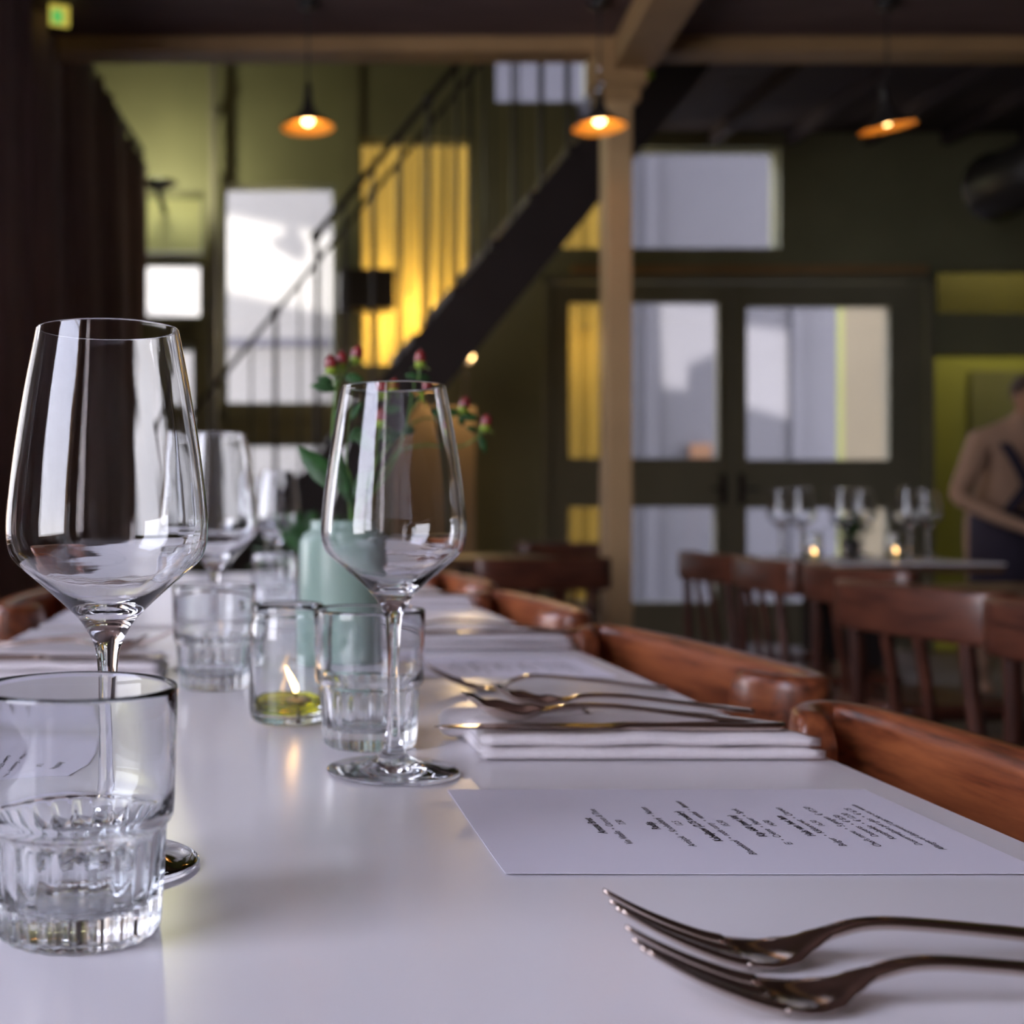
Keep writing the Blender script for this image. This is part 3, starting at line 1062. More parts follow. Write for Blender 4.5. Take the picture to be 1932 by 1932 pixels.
chair0 = make_chair()
M['shaded1'] = wood('shaded_chair_wood', (0.075, 0.024, 0.014), (0.13, 0.042, 0.022), rough=0.35, coat=0.2, axis=0)  # chair wood repeated darker, painting in the shade across the room
M['shaded2'] = wood('shaded_chair_wood_upright', (0.06, 0.020, 0.012), (0.11, 0.036, 0.020), rough=0.4, coat=0.15, axis=2)
used = {}
def chair(x, y, rz, label, group):
    if not used:
        c = chair0
        used['red'] = c
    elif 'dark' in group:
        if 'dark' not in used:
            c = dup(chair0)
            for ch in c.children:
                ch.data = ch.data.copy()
                ch.data.materials[0] = M['shaded1'] if ch.data.materials[0] == M['mahog'] else M['shaded2']
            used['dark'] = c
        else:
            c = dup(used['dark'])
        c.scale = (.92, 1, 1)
    else:
        c = dup(chair0)
    c.location = (x, y, 0); c.rotation_euler = (0, 0, R(rz))
    c['label'] = label; c['group'] = group
    return c


g1 = 'wooden chairs drawn up to the laid table'
chair(.209, .582, 90, 'reddish wooden chair nearest the camera, its rail beside the near menu', g1)
chair(.234, 1.105, 96, 'reddish wooden chair beside the folded napkins with spoons, dark curved rail end', g1)
chair(.222, 1.70, 93, 'reddish wooden chair third along the right side of the laid table', g1)
chair(.221, 2.28, 92, 'reddish wooden chair farthest along the right side of the laid table', g1)
chair(-.158, 1.80, -90, 'reddish wooden chair on the left side of the laid table by the curtain', g1)
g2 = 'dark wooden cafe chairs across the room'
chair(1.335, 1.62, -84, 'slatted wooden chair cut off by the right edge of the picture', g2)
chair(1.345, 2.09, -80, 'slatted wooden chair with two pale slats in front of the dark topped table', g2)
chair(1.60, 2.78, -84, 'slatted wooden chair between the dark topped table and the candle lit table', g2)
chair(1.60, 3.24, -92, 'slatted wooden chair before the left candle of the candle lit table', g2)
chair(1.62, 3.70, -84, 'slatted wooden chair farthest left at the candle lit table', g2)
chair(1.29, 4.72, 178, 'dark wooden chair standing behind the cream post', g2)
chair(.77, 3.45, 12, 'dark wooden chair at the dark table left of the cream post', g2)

# ------------------------------------------------------------------ glassware
def wineglass_mesh():
    outer = [(.0385, .0008), (.0388, .0016), (.036, .0026), (.026, .0042), (.014, .0075), (.0070, .0125), (.0042, .023), (.0034, .040), (.0033, .060), (.0040, .080),
             (.0054, .0915), (.0086, .0985), (.0128, .1045), (.0213, .1126), (.0300, .1202), (.0386, .1278), (.0414, .1335), (.0424, .1415), (.0416, .1540), (.0392, .1740), (.0352, .1990), (.0312, .2200), (.0300, .2255)]
    o = catmull([Vector((r, z, 0)) for r, z in outer], 5)
    inner = [(.0290, .2256), (.0300, .2205), (.0340, .1990), (.0379, .1740), (.0404, .1540), (.0412, .1415), (.0401, .1340), (.0372, .1285), (.0285, .1210), (.0190, .1138), (.0110, .1090), (.0035, .1072), (0, .1070)]
    i_ = catmull([Vector((r, z, 0)) for r, z in inner], 5)
    prof = [(0, .0012), (.030, .0008)] + [(v.x, v.y) for v in o] + [(.0296, .2259)] + [(max(v.x, 0), v.y) for v in i_]
    prof = [(max(r, 0.0), z) for r, z in prof]
    prof[-1] = (0.0, prof[-1][1])
    bm = bmesh.new(); lathe(bm, prof, 80)
    return bm


wg = link('wine_glass', wineglass_mesh(), M['glass'], None, True)


def tumbler_mesh():
    """stacking tumbler: plain wide collar above a narrower fluted foot"""
    NF = 22
    out = [(.026, .0015, 0), (.0288, .0006, .5), (.0298, .0022, 1), (.0302, .006, 1), (.0306, .012, 1), (.0312, .022, 1), (.0318, .032, 1), (.0320, .0365, .7), (.0324, .0385, .2),
           (.0338, .0400, 0), (.0346, .0418, 0), (.0348, .044, 0), (.0350, .048, 0), (.0354, .062, 0), (.0358, .078, 0), (.0361, .0865, 0), (.0359, .0880, 0)]
    inn = [(.0352, .0884, 0), (.0344, .0878, 0), (.0340, .086, 0), (.0337, .070, 0), (.0333, .052, 0), (.0328, .046, 0), (.0312, .0425, 0), (.0298, .040, 0), (.0288, .036, 0), (.0282, .028, 0),
           (.0276, .020, 0), (.0268, .0145, 0), (.024, .0118, 0), (.014, .0108, 0), (0, .0106, 0)]
    prof = [(0, .0022, 0), (.020, .0020, 0)] + out + inn
    bm = bmesh.new()

    def mod(p, a):
        f = abs(math.sin(a * NF / 2))
        return p[0] - p[2] * .0014 * (1 - f) + p[2] * .0002
    # densify for the flutes
    dp = []
    for a, b in zip(prof[:-1], prof[1:]):
        n = 3 if (a[2] or b[2]) else 1
        for k in range(n): dp.append(tuple(a[i] + (b[i] - a[i]) * k / n for i in range(3)))
    dp.append(prof[-1])
    lathe(bm, dp, NF * 8, mod)
    return bm


tb = link('water_tumbler', tumbler_mesh(), M['glass_t'], None, True)
gg = 'wine glasses on the laid table'
glass_spots = [
    (-.0636, .500, 1.015, 'clear wine glass nearest the camera, behind the large cut off tumbler'),
    (.0797, .677, .992, 'clear wine glass beside the menu, in front of the candle and vase'),
    (-.040, 1.115, 1.0, 'blurred wine glass just behind the first glass on the left'),
    (.040, 2.16, 1.0, 'small blurred wine glass far down the table left of the vase'),
    (.025, 2.62, 1.0, 'faint wine glass at the far end of the laid tables'),
]
for i, (x, y, s, lab) in enumerate(glass_spots):
    o = wg if i == 0 else wg.copy()
    if i: C.objects.link(o)
    o.location = (x, y, TZ); o.scale = (s, s, s); o.rotation_euler = (0, 0, i * .7)
    tag(o, lab, 'wine glass', gg)
tg = 'ribbed stacking tumblers on the laid table'
for i, (x, y, lab) in enumerate(((-.0645, .424, 'large ribbed water tumbler cut off by the left edge in the foreground'),
                                 (.0735, .757, 'ribbed water tumbler standing directly behind the second wine glass'),
                                 (-.0362, 1.005, 'ribbed water tumbler in the middle, left of the candle jar'),
                                 (.030, 1.76, 'small blurred water tumbler far back left of the teal vase'))):
    o = tb if i == 0 else tb.copy()
    if i: C.objects.link(o)
    o.location = (x, y, TZ); o.rotation_euler = (0, 0, .1 + i * .2)
    tag(o, lab, 'tumbler', tg)

# glasses on the far table
fg = 'wine glasses on the candle lit table'
for i, (px, Y, lab) in enumerate(((1474, 3.86, 'tiny wine glass left of the left candle'), (1512, 3.70, 'tiny wine glass just right of the leftmost far glass'),
                             (1592, 3.72, 'tiny wine glass left of the dark far plant'), (1628, 3.9, 'tiny wine glass right of the dark far plant'),
                             (1716, 3.60, 'tiny wine glass right of the right candle'), (1750, 3.88, 'tiny wine glass farthest right on the candle lit table'))):
    o = wg.copy(); C.objects.link(o); o.scale = (1, 1, 1)
    o.location = ((px - PX) / F * Y, Y, TZ)
    tag(o, lab, 'wine glass', fg)

# ------------------------------------------------------------------ candle jar
def candle_jar(loc, label, s=1.0, wicky=0.0):
    t = thing('candle_jar', label, 'candle', loc)
    bm = bmesh.new()
    out = [(.020, .0006), (.0245, .0012), (.0268, .004), (.0275, .010), (.0276, .060), (.0274, .070), (.0262, .0735), (.0255, .0755), (.0262, .0775), (.0264, .083), (.0255, .0852)]
    inn = [(.0240, .0848), (.0238, .078), (.0236, .0745), (.0250, .070), (.0254, .060), (.0252, .0095), (.0230, .0062), (.012, .0055), (0, .0055)]
    lathe(bm, [(0, .0012)] + out + inn, 64)
    link('jar', bm, M['glass_t'], t, True)
    bm = bmesh.new(); lathe(bm, [(0, .0057), (.0225, .0064), (.0249, .0090), (.0250, .0135), (.0235, .0132), (0, .0130)], 64)
    link('lamp_oil', bm, M['oil'], t, True)['label'] = 'yellow green liquid'
    bm = bmesh.new(); lathe(bm, [(0, .0132), (.009, .0132), (.0095, .0142), (.004, .0150), (0, .0150)], 20)
    bmesh.ops.translate(bm, verts=bm.verts, vec=(.008, -.004, 0)); link('wick_float', bm, M['disc'], t, True)
    bm = bmesh.new(); tube(bm, [(.0065, -.004, .0145), (.0055, -.004, .022)], .0007, 6); w = link('wick', bm, M['wick'], t)
    bm = bmesh.new()
    pts = catmull([Vector(p) for p in ((.0058, -.004, .0200), (.0050, -.004, .0245), (.0015, -.004, .0325), (-.0015, -.004, .0395))], 5)
    tube(bm, pts, lambda u: max(.0001, .0023 * math.sin(math.pi * min(1, .18 + .82 * u)) ** .8 * (1 - .25 * u)), 12)
    link('flame', bm, M['flame'], t, True)['label'] = 'leaning candle flame'
    return t


cj = candle_jar((.0228, .842, TZ), 'lit candle in a glass jar with yellow oil, left of the second tumbler')
p = P(1533, 0, 3.62)
c2 = dup(cj, (p.x, 3.62, TZ), label='small lit candle on the far table, left of the dark plant')
p = P(1687, 0, 3.72)
c3 = dup(cj, (p.x, 3.72, TZ), label='small lit candle on the far table, right of the dark plant')

# ------------------------------------------------------------------ vase with berries
VX, VY = P(645, 0, 1.02).x, 1.02
bm = bmesh.new()
lathe(bm, [(0, .001), (.030, .0005), (.0355, .003), (.0372, .010), (.0375, .118), (.0370, .126), (.0335, .1325), (.0285, .1350), (.0275, .1375), (.0282, .1425), (.0262, .1440),
           (.0252, .142), (.0248, .134), (.030, .127), (.0335, .112), (.0335, .012), (.030, .006), (0, .006)], 48)
vase = link('bottle_vase', bm, M['vase'], None, True)
vase.location = (VX, VY, TZ)
tag(vase, 'pale teal bottle vase holding red berry stems behind the second wine glass', 'vase')
TV = TZ + .143


def leaf(bm, base, d, L, w, nrm=Vector((0, -1, .3))):
    d = Vector(d).normalized()
    s = d.cross(nrm).normalized()
    n = s.cross(d)
    base = Vector(base)
    prof = [(0, .12), (.2, .7), (.45, 1), (.7, .75), (.9, .3), (1, .02)]
    prev = None
    for t, k in prof:
        c = base + d * L * t - n * L * .18 * t * t
        row = [bm.verts.new(c - s * w * k + n * w * .25 * k), bm.verts.new(c), bm.verts.new(c + s * w * k + n * w * .25 * k)]
        if prev:
            bm.faces.new((prev[0], prev[1], row[1], row[0])); bm.faces.new((prev[1], prev[2], row[2], row[1]))
        prev = row


def berry_stem(path, berries, leaves, label):
    """path: pixels/depths of the main stem, berries: (px, py, Y, junction index)"""
    base = Vector((VX, VY, TZ + .06))
    t = thing('berry_stem', label, 'flower stem', base, 0, 'red berry stems in the teal vase')
    mid = Vector((VX + (P(*path[0]).x - VX) * .18, VY, TV + .003))
    pts = [base, mid] + [P(*q) for q in path]
    # keep within the neck
    dense = catmull(pts, 6)
    bm = bmesh.new()
    tube(bm, [v - base for v in dense], lambda u: .0013 - .0004 * u, 6)
    for (px, py, Y, j) in berries:
        b = P(px, py, Y)
        a = P(*path[j])
        c = (a + b) / 2 + Vector((0, 0, .003 if b.z > a.z else 0))
        if (a - b).length > .004: tube(bm, [v - base for v in catmull([a, c, b], 4)], .0009, 6)
    link('stem', bm, M['stem'], t, True)
    for (px, py, Y, j) in berries:
        b = P(px, py, Y); a = P(*path[j])
        d = (b - a)
        d = Vector((d.x * .5, 0, abs(d.z) + .01)).normalized()
        q = d.to_track_quat('Z', 'Y').to_matrix()
        bm = bmesh.new()
        ball(bm, b - base + d * .005, .0054, .0054, .0072, rot=q)
        tube(bm, [b - base + d * .0115, b - base + d * .0138], lambda u: .0012 * (1 - .8 * u), 6)
        link('berry', bm, M['berry'], t, True)
        bm = bmesh.new()
        ball(bm, b - base + d * .0, .0050, .0050, .0052, rot=q, seg=10, rings=6)
        for k in range(5):
            an = k * 2 * math.pi / 5 + px
            dd = q @ Vector((math.cos(an), math.sin(an), -.15))
            leaf(bm, b - base - d * .002, dd, .0105, .0022, nrm=d)
        link('calyx', bm, M['calyx'], t, True)
    for (px, py, Y, dx, dz, L, w) in leaves:
        bm = bmesh.new()
        leaf(bm, P(px, py, Y) - base, (dx, random.uniform(-.3, .3), dz), L, w)
        o = link('leaf', bm, M['leaf'], t, True)
        so = o.modifiers.new('s', 'SOLIDIFY'); so.thickness = .0004


berry_stem([(638, 900, 1.0), (628, 820, .99), (634, 735, .98)], [(625, 697, .98, 2), (643, 690, .99, 2), (671, 678, 1.0, 2)],
           [(634, 735, .98, -1, .2, .022, .005), (630, 790, .99, .8, .5, .022, .006), (634, 830, .99, .9, .3, .024, .007), (628, 722, .98, -1, .35, .014, .004), (650, 712, .98, .9, -.1, .016, .005)],
           'leftmost berry stem with three buds above the vase')
berry_stem([(740, 880, 1.03), (775, 790, 1.04), (790, 715, 1.05)], [(793, 686, 1.05, 2), (812, 752, 1.05, 1)],
           [(790, 712, 1.05, -1, .2, .013, .003), (790, 712, 1.05, 1, .0, .012, .003), (760, 820, 1.03, 1, .3, .018, .005)],
           'berry stem with the tallest single bud right of centre')
berry_stem([(700, 890, .98), (712, 820, .96), (730, 765, .96)], [(720, 748, .96, 2), (742, 742, .96, 2), (716, 800, .96, 1)],
           [(712, 830, .96, .8, .2, .024, .007), (705, 850, .96, -.8, .4, .024, .007), (725, 780, .96, .8, .2, .015, .004)],
           'berry stem with three buds seen through the wine glass')
berry_stem([(735, 870, 1.06), (800, 845, 1.07), (870, 842, 1.08), (905, 822, 1.08)], [(916, 806, 1.08, 3)],
           [(905, 822, 1.08, .35, -1, .017, .0035), (900, 815, 1.08, -1, .5, .012, .003)],
           'berry stem arching far right with one bud at its tip')
berry_stem([(720, 860, 1.05), (790, 800, 1.07), (850, 790, 1.09)], [(874, 772, 1.09, 2)],
           [(868, 782, 1.09, 1, -.25, .017, .005), (868, 782, 1.09, -1, .25, .015, .004), (868, 782, 1.09, .3, -1, .012, .004)],
           'berry stem at the right with one leafy bud below the stair')
berry_stem([(655, 930, 1.0), (640, 890, .99), (625, 862, .98)], [],
           [(648, 935, .99, -.75, .9, .060, .011), (650, 930, .99, .9, .6, .035, .010), (655, 945, 1.0, -.5, .9, .030, .009)],
           'leafy stem low in the vase with broad dark leaves')

# dark bushy plant further back on the second table
p = P(572, 0, 1.92)
pt = thing('potted_plant', 'small dark bushy plant far down the table left of the teal vase', 'plant', (p.x, 1.92, TZ))
bm = bmesh.new(); lathe(bm, [(0, 0), (.026, 0), (.032, .06), (.030, .06), (.026, .05), (0, .05)], 28); link('pot', bm, M['black'], pt, True)
bm = bmesh.new()
for k in range(90):
    a = random.uniform(0, 6.28); el = random.uniform(.1, 1.4)
    d = Vector((math.cos(a) * math.cos(el), math.sin(a) * math.cos(el), math.sin(el)))
    leaf(bm, Vector((0, 0, .055)) + d * random.uniform(.0, .075), d, random.uniform(.02, .04), .008, nrm=Vector((0, 0, 1)) if el < 1.2 else Vector((0, 1, 0)))
for k in range(9):
    a = k * .7
    tube(bm, [(0, 0, .04), (math.cos(a) * .03, math.sin(a) * .03, .10), (math.cos(a) * .05, math.sin(a) * .05, .15)], .0014, 5)
link('foliage', bm, M['leaf'], pt, True)
p = P(1604, 0, 3.80)
p2 = dup(pt, (p.x, 3.80, TZ), label='dark plant in a small pot between the two far candles')

# green trailing plant near the top of the post
p = P(1236, 118, 5.0)
vt = thing('trailing_plant', 'green trailing plant on the stair rail right of the cream post', 'plant', (p.x, 5.16, p.z))
bm = bmesh.new()
pts = [Vector((-.16, 0, -.19)), Vector((-.10, -.01, -.10)), Vector((-.03, 0, -.02)), Vector((.04, 0, .04))]
tube(bm, pts, .003, 5)
for k in range(46):
    q = catmull(pts, 12)[random.randrange(36)]
    a = random.uniform(0, 6.28)
    leaf(bm, q, (math.cos(a), random.uniform(-.5, .5), math.sin(a)), .04, .014)
link('foliage', bm, M['calyx'], vt, True)

# ------------------------------------------------------------------ cutlery
def fork_meshes(parent):
    zt = [(0, .0195), (.010, .0140), (.022, .0085), (.036, .0036), (.050, .0016), (.060, .0032), (.072, .0082), (.084, .0112), (.10, .0112), (.14, .0075), (.18, .0030), (.2, .0016)]
    zi = lambda s: interp([(a, b) for a, b in zt], s)[0] if False else catz(zt, s)
    bm = bmesh.new()
    st = []
    wid = [(.040, .0262), (.048, .0262), (.057, .0225), (.065, .0130), (.072, .0068), (.084, .0058), (.10, .0062), (.15, .0085), (.185, .0115), (.196, .0098), (.200, .0050)]
    for k in range(61):
        s = .040 + .16 * k / 60
        w = interp(wid, s)[0]
        th = .0022 + .0012 * min(1, max(0, (s - .058) / .02))
        st.append((s, 0, zi(s) + .0016 + th / 2 * 0, w, th, .0018 * max(0, 1 - max(0, s - .045) / .02)))
    kj = [i for i, x in enumerate(st) if x[0] >= .0700][0]
    hd = st[kj:]
    loft(bm, hd, 11, (False, True))
    link('handle', bm, M['cutlery'], parent, True)
    bm = bmesh.new()
    loft(bm, st[:kj + 1], 11, (True, False))
    for j in range(4):
        y = -.0109 + j * .00727
        tt = []
        for k in range(17):
            s = .0412 * k / 16
            w = .0044 * (0.45 + .55 * min(1, s / .014))
            dish = .0018 * (1 - (y / .0125) ** 2)
            tt.append((s, y * (1 - .06 * (1 - s / .04)), zi(s) + .0016 - dish, w, .0017 + .0014 * min(1, s / .03), 0))
        loft(bm, tt, 5)
    link('tines', bm, M['cutlery'], parent, True)


def catz(tab, s):
    for i in range(len(tab) - 1):
        if s <= tab[i + 1][0]:
            p0 = tab[max(i - 1, 0)]; p1 = tab[i]; p2 = tab[i + 1]; p3 = tab[min(i + 2, len(tab) - 1)]
            t = (s - p1[0]) / (p2[0] - p1[0])
            m1 = (p2[1] - p0[1]) / max(1e-6, p2[0] - p0[0]) * (p2[0] - p1[0])
            m2 = (p3[1] - p1[1]) / max(1e-6, p3[0] - p1[0]) * (p2[0] - p1[0])
            t2, t3 = t * t, t * t * t
            return (2 * t3 - 3 * t2 + 1) * p1[1] + (t3 - 2 * t2 + t) * m1 + (-2 * t3 + 3 * t2) * p2[1] + (t3 - t2) * m2
    return tab[-1][1]


forkt = thing('fork', 'upper of the two near forks, lying tines up beside the menu', 'fork', (.1200, .392, TZ - .0003), 0, 'forks')
fork_meshes(forkt)
fk2 = dup(forkt, (.1165, .3565, TZ - .0003), R(0.6), 'lower of the two near forks, closest to the camera', 'forks')
fk3 = dup(forkt, (.146, .985, TZ - .0003), R(-1.5), 'blurred fork on the table behind the spoons', 'forks')


def spoon(name, loc, rz, L, label, tilt=0.0):
    t = thing(name, label, 'spoon', loc, rz, 'spoons on the folded napkins')
    k_ = L / .19
    zt = [(0, .0175), (.008, .0110), (.018, .0035), (.030, .0005), (.042, .0015), (.055, .0070), (.068, .0100), (.10, .0100), (.14, .0060), (.19, .0012)]
    wid = [(0, .006), (.004, .0180), (.012, .0290), (.026, .0350), (.040, .0310), (.052, .0170), (.060, .0075), (.075, .0056), (.10, .0060), (.14, .0085), (.178, .0115), (.187, .0095), (.190, .0045)]
    dis = [(0, .0), (.010, .0045), (.026, .0090), (.042, .0065), (.056, .0006), (.06, 0), (.19, 0)]
    st = []
    for k in range(96):
        s = .19 * k / 95
        st.append((s * k_, 0, catz(zt, s) + .0014 + interp(dis, s)[0], interp(wid, s)[0], .0013 + .0017 * min(1, max(0, (s - .05) / .02)), interp(dis, s)[0]))
    kj = [i for i, x in enumerate(st) if x[0] >= .060 * k_][0]
    bm = bmesh.new(); loft(bm, st[:kj + 1], 15, (True, False)); link('bowl', bm, M['cutlery'], t, True)
    bm = bmesh.new(); loft(bm, st[kj:], 15, (False, True)); link('handle', bm, M['cutlery'], t, True)
    return t


def knife(loc, rz, label, L=.215):
    t = thing('table_knife', label, 'knife', loc, rz, 'knives on the folded napkins')
    bm = bmesh.new()
    st = []
    for k in range(41):
        s = L * k / 40
        u = s / L
        w = .0195 * min(1, math.sqrt(max(.004, u * 6.0))) if u < .5 else interp([(.5, .0195), (.56, .0085), (.64, .0090), (.9, .0125), (.97, .0115), (1.0, .006)], u)[0]
        yc = -.003 * (1 - min(1, u * 3)) if u < .5 else 0
        th = .0012 if u < .5 else interp([(.5, .0012), (.56, .0045), (1.0, .0050)], u)[0]
        st.append((s, yc, .0026, w, th, 0))
    loft(bm, st[:23], 9, (True, False)); link('blade', bm, M['cutlery'], t, True)
    bm = bmesh.new(); loft(bm, st[22:], 9, (False, True)); link('handle', bm, M['cutlery'], t, True)
    return t


# ------------------------------------------------------------------ folded napkins
def napkin(x0, x1, y0, y1, label, skew=0.0):
    """two stacked folds, rounded at the folded front and ends"""
    t = thing('folded_napkin', label, 'napkin', ((x0 + x1) / 2, (y0 + y1) / 2, TZ), 0, 'folded white napkins under the cutlery')
    hx, hy = (x1 - x0) / 2, (y1 - y0) / 2
    for li, (z0, z1, dx, nm) in enumerate(((0.0003, .0083, 0, 'lower_fold'), (.0085, .0165, -.003, 'upper_fold'))):
        bm = bmesh.new()
        nx, ny = 26, 10
        top, bot = [], []
        for i in range(nx + 1):
            rt, rb = [], []
            for j in range(ny + 1):
                u = -1 + 2 * i / nx; v = -1 + 2 * j / ny
                eu = 1 - max(0, abs(u) - .97) / .03
                ev = 1 - max(0, abs(v) - .93) / .07
                e = math.sqrt(max(0, 1 - (1 - eu) ** 2)) * math.sqrt(max(0, 1 - (1 - ev) ** 2))
                x = u * hx + (dx if u > 0 else 0) - skew * max(0, u) * (v + 1) / 2; y = v * hy
                zm = (z0 + z1) / 2; hh = (z1 - z0) / 2
                wob = .0004 * math.sin(u * 9 + li * 2) + .0003 * math.sin(v * 5 + u * 4)
                rt.append(bm.verts.new((x, y, zm + hh * (.62 + .38 * e) + wob)))
                rb.append(bm.verts.new((x, y, zm - hh * (.62 + .38 * e) + (wob if li else 0))))
            top.append(rt); bot.append(rb)
        for i in range(nx):
            for j in range(ny):
                bm.faces.new((top[i][j], top[i + 1][j], top[i + 1][j + 1], top[i][j + 1]))
                bm.faces.new((bot[i][j], bot[i][j + 1], bot[i + 1][j + 1], bot[i + 1][j]))
        for i in range(nx):
            bm.faces.new((bot[i][0], bot[i + 1][0], top[i + 1][0], top[i][0])); bm.faces.new((top[i][ny], top[i + 1][ny], bot[i + 1][ny], bot[i][ny]))
        for j in range(ny):
            bm.faces.new((top[0][j], top[0][j + 1], bot[0][j + 1], bot[0][j])); bm.faces.new((bot[nx][j], bot[nx][j + 1], top[nx][j + 1], top[nx][j]))
        link(nm, bm, M['napkin'], t, True)
    return t


ZN = TZ + .0170
n1 = napkin(.137, .3445, .705, .795, 'folded white napkin carrying two spoons and a knife, right of the tumbler', .035)
bm = bmesh.new()   # loose rolled corner of that napkin
tube(bm, catmull([Vector(p) for p in ((-.118, .030, .010), (-.100, .028, .011), (-.06, .030, .0105), (-.02, .03, .010))], 4), lambda u: .0098 * math.sin(min(1, .35 + u * 4) * math.pi / 2), 14)
link('rolled_corner', bm, M['napkin'], n1, True)
napkin(.135, .346, 1.268, 1.355, 'folded white napkin behind the second menu, second along the right side')
napkin(.135, .344, 1.84, 1.93, 'folded white napkin farthest along the right side')
napkin(-.288, -.085, 1.04, 1.13, 'folded white napkin on the left side behind the first wine glass')
knife((.109, .716, ZN), 0, 'knife along the front edge of the napkin beside the near menu')
spoon('table_spoon', (.131, .746, ZN + .0002), R(-7.5), .190, 'front spoon on the napkin, its bowl catching gold light')
spoon('table_spoon', (.158, .782, ZN + .0002), R(-5), .170, 'rear spoon on the napkin, above the front spoon')
knife((.14, 1.283, ZN), R(0), 'knife on the napkin second along the right side')
spoon('table_spoon', (.14, 1.315, ZN + .0002), R(-3), .190, 'blurred spoon on the napkin second along the right side')
knife((.15, 1.86, ZN), R(0), 'knife on the farthest right side napkin')
knife((-.078, 1.055, ZN), R(180), 'knife on the left side napkin pointing at the first wine glass')
spoon('table_spoon', (-.10, 1.095, ZN + .0002), R(174), .185, 'spoon on the left side napkin')
dup(forkt, (-.09, 1.30, TZ - .0003), R(176), 'blurred fork on the left side behind the napkin', 'forks')


# ------------------------------------------------------------------ menus
def menu(x0, x1, y0, y1, lines, label, side, name='paper_menu'):
    t = thing(name, label, 'menu', ((x0 + x1) / 2, (y0 + y1) / 2, TZ), 0, 'printed menus on the laid table')
    hx, hy = (x1 - x0) / 2, (y1 - y0) / 2
    bm = bmesh.new()
    n = 12
    for s in (0,):
        rows = []
        for i in range(n + 1):
            r = []
            for j in range(n + 1):
                u = -1 + 2 * i / n; v = -1 + 2 * j / n
                z = .0004 + .0016 * max(0, -v - .7) * (.4 + .6 * abs(u))
                r.append((u * hx, v * hy, z))
            rows.append(r)
        top = [[bm.verts.new((x, y, z + .0003)) for x, y, z in r] for r in rows]
        bot = [[bm.verts.new((x, y, z)) for x, y, z in r] for r in rows]
        for i in range(n):
            for j in range(n):
                bm.faces.new((top[i][j], top[i + 1][j], top[i + 1][j + 1], top[i][j + 1]))
                bm.faces.new((bot[i][j], bot[i][j + 1], bot[i + 1][j + 1], bot[i + 1][j]))
            bm.faces.new((bot[i][0], bot[i + 1][0], top[i + 1][0], top[i][0])); bm.faces.new((top[i][n], top[i + 1][n], bot[i + 1][n], bot[i][n]))
            bm.faces.new((top[0][i], top[0][i + 1], bot[0][i + 1], bot[0][i])); bm.faces.new((bot[n][i], bot[n][i + 1], top[n][i + 1], top[n][i]))
    link('sheet', bm, M['paper'], t)
    bm = bmesh.new()
    for (x, yc, txt, size, bold) in lines:
        cu = bpy.data.curves.new('t', 'FONT')
        cu.body = txt; cu.size = size; cu.align_x = 'CENTER'; cu.align_y = 'CENTER'
        cu.resolution_u = 2
        cu.offset = .00018 if bold else .00004
        if not bold: cu.space_character = 1.02
        o = bpy.data.objects.new('t', cu)
        C.objects.link(o)
        bpy.context.view_layer.update()
        mm = bpy.data.meshes.new_from_object(o.evaluated_get(bpy.context.evaluated_depsgraph_get()))
        ang = R(90) if side > 0 else R(-90)
        mm.transform(Matrix.Translation((x - (x0 + x1) / 2, yc - (y0 + y1) / 2, .00085)) @ Matrix.Rotation(ang, 4, 'Z'))
        bm.from_mesh(mm)
        bpy.data.objects.remove(o); bpy.data.curves.remove(cu); bpy.data.meshes.remove(mm)
    link('printed_text', bm, M['ink'], t)['label'] = 'small dark printed text'
    return t


MY = .5585
L = [(.1625, MY, 'Amuse Brut', .0056, True), (.1695, MY, 'Vin Vitello  •  Citroen & Thee', .0050, False), (.1765, MY + .006, '7,50', .0048, False),
     (.1900, MY, 'Radijs', .0056, True), (.1965, MY, 'Artisjok  •  Knolselderij  •  Noten', .0050, False), (.2035, MY + .004, '12,5', .0048, False),
     (.2115, MY, 'Kabeljauw (2,75 toeslag)', .0054, True), (.2185, MY, 'Bloemkool  •  rode curry  •  venkel  •  limoen', .0050, False), (.2255, MY + .004, '15,50', .0048, False),
     (.2350, MY, 'Kip 660 (met jus)', .0054, True), (.2415, MY, 'Ei  •  Crème  •  Haver  •  Spek', .0050, False), (.2480, MY + .004, '14,50', .0048, False),
     (.2580, MY, 'Hals van het lam', .0054, True), (.2645, MY, 'Bulgur  •  Kikkererwt  •  Citroen', .0050, False), (.2710, MY + .004, '16,50', .0048, False),
     (.2800, MY, 'Chef\'s menu  •  5 gangen  € 47,50', .0050, False), (.2870, MY, 'Desserts  •  € 8,50', .0048, False),
     (.2930, MY, 'Kaasplankje  •  € 12,00', .0048, False), (.2995, MY, 'Dessertwijnen per glas  •  € 6,75', .0048, False), (.3060, MY, 'Allergie of dieetwens? Laat het ons weten', .0046, False)]
menu(.1035, .330, .484, .632, L, 'white printed menu lying between the near forks and the folded napkin', 1)
L2 = [(x + 0, y + .575, t_, s, b) for x, y, t_, s, b in L]
menu(.1035, .330, 1.062, 1.205, L2, 'blurred printed menu behind the fork, second along the right side', 1)
L3 = [(-(x) + .045 + 0, y + .118, t_, s * 1.3, b) for x, y, t_, s, b in L[::2]]
menu(-.285, -.098, .606, .748, L3, 'printed menu on the left seen through the large tumbler', -1)

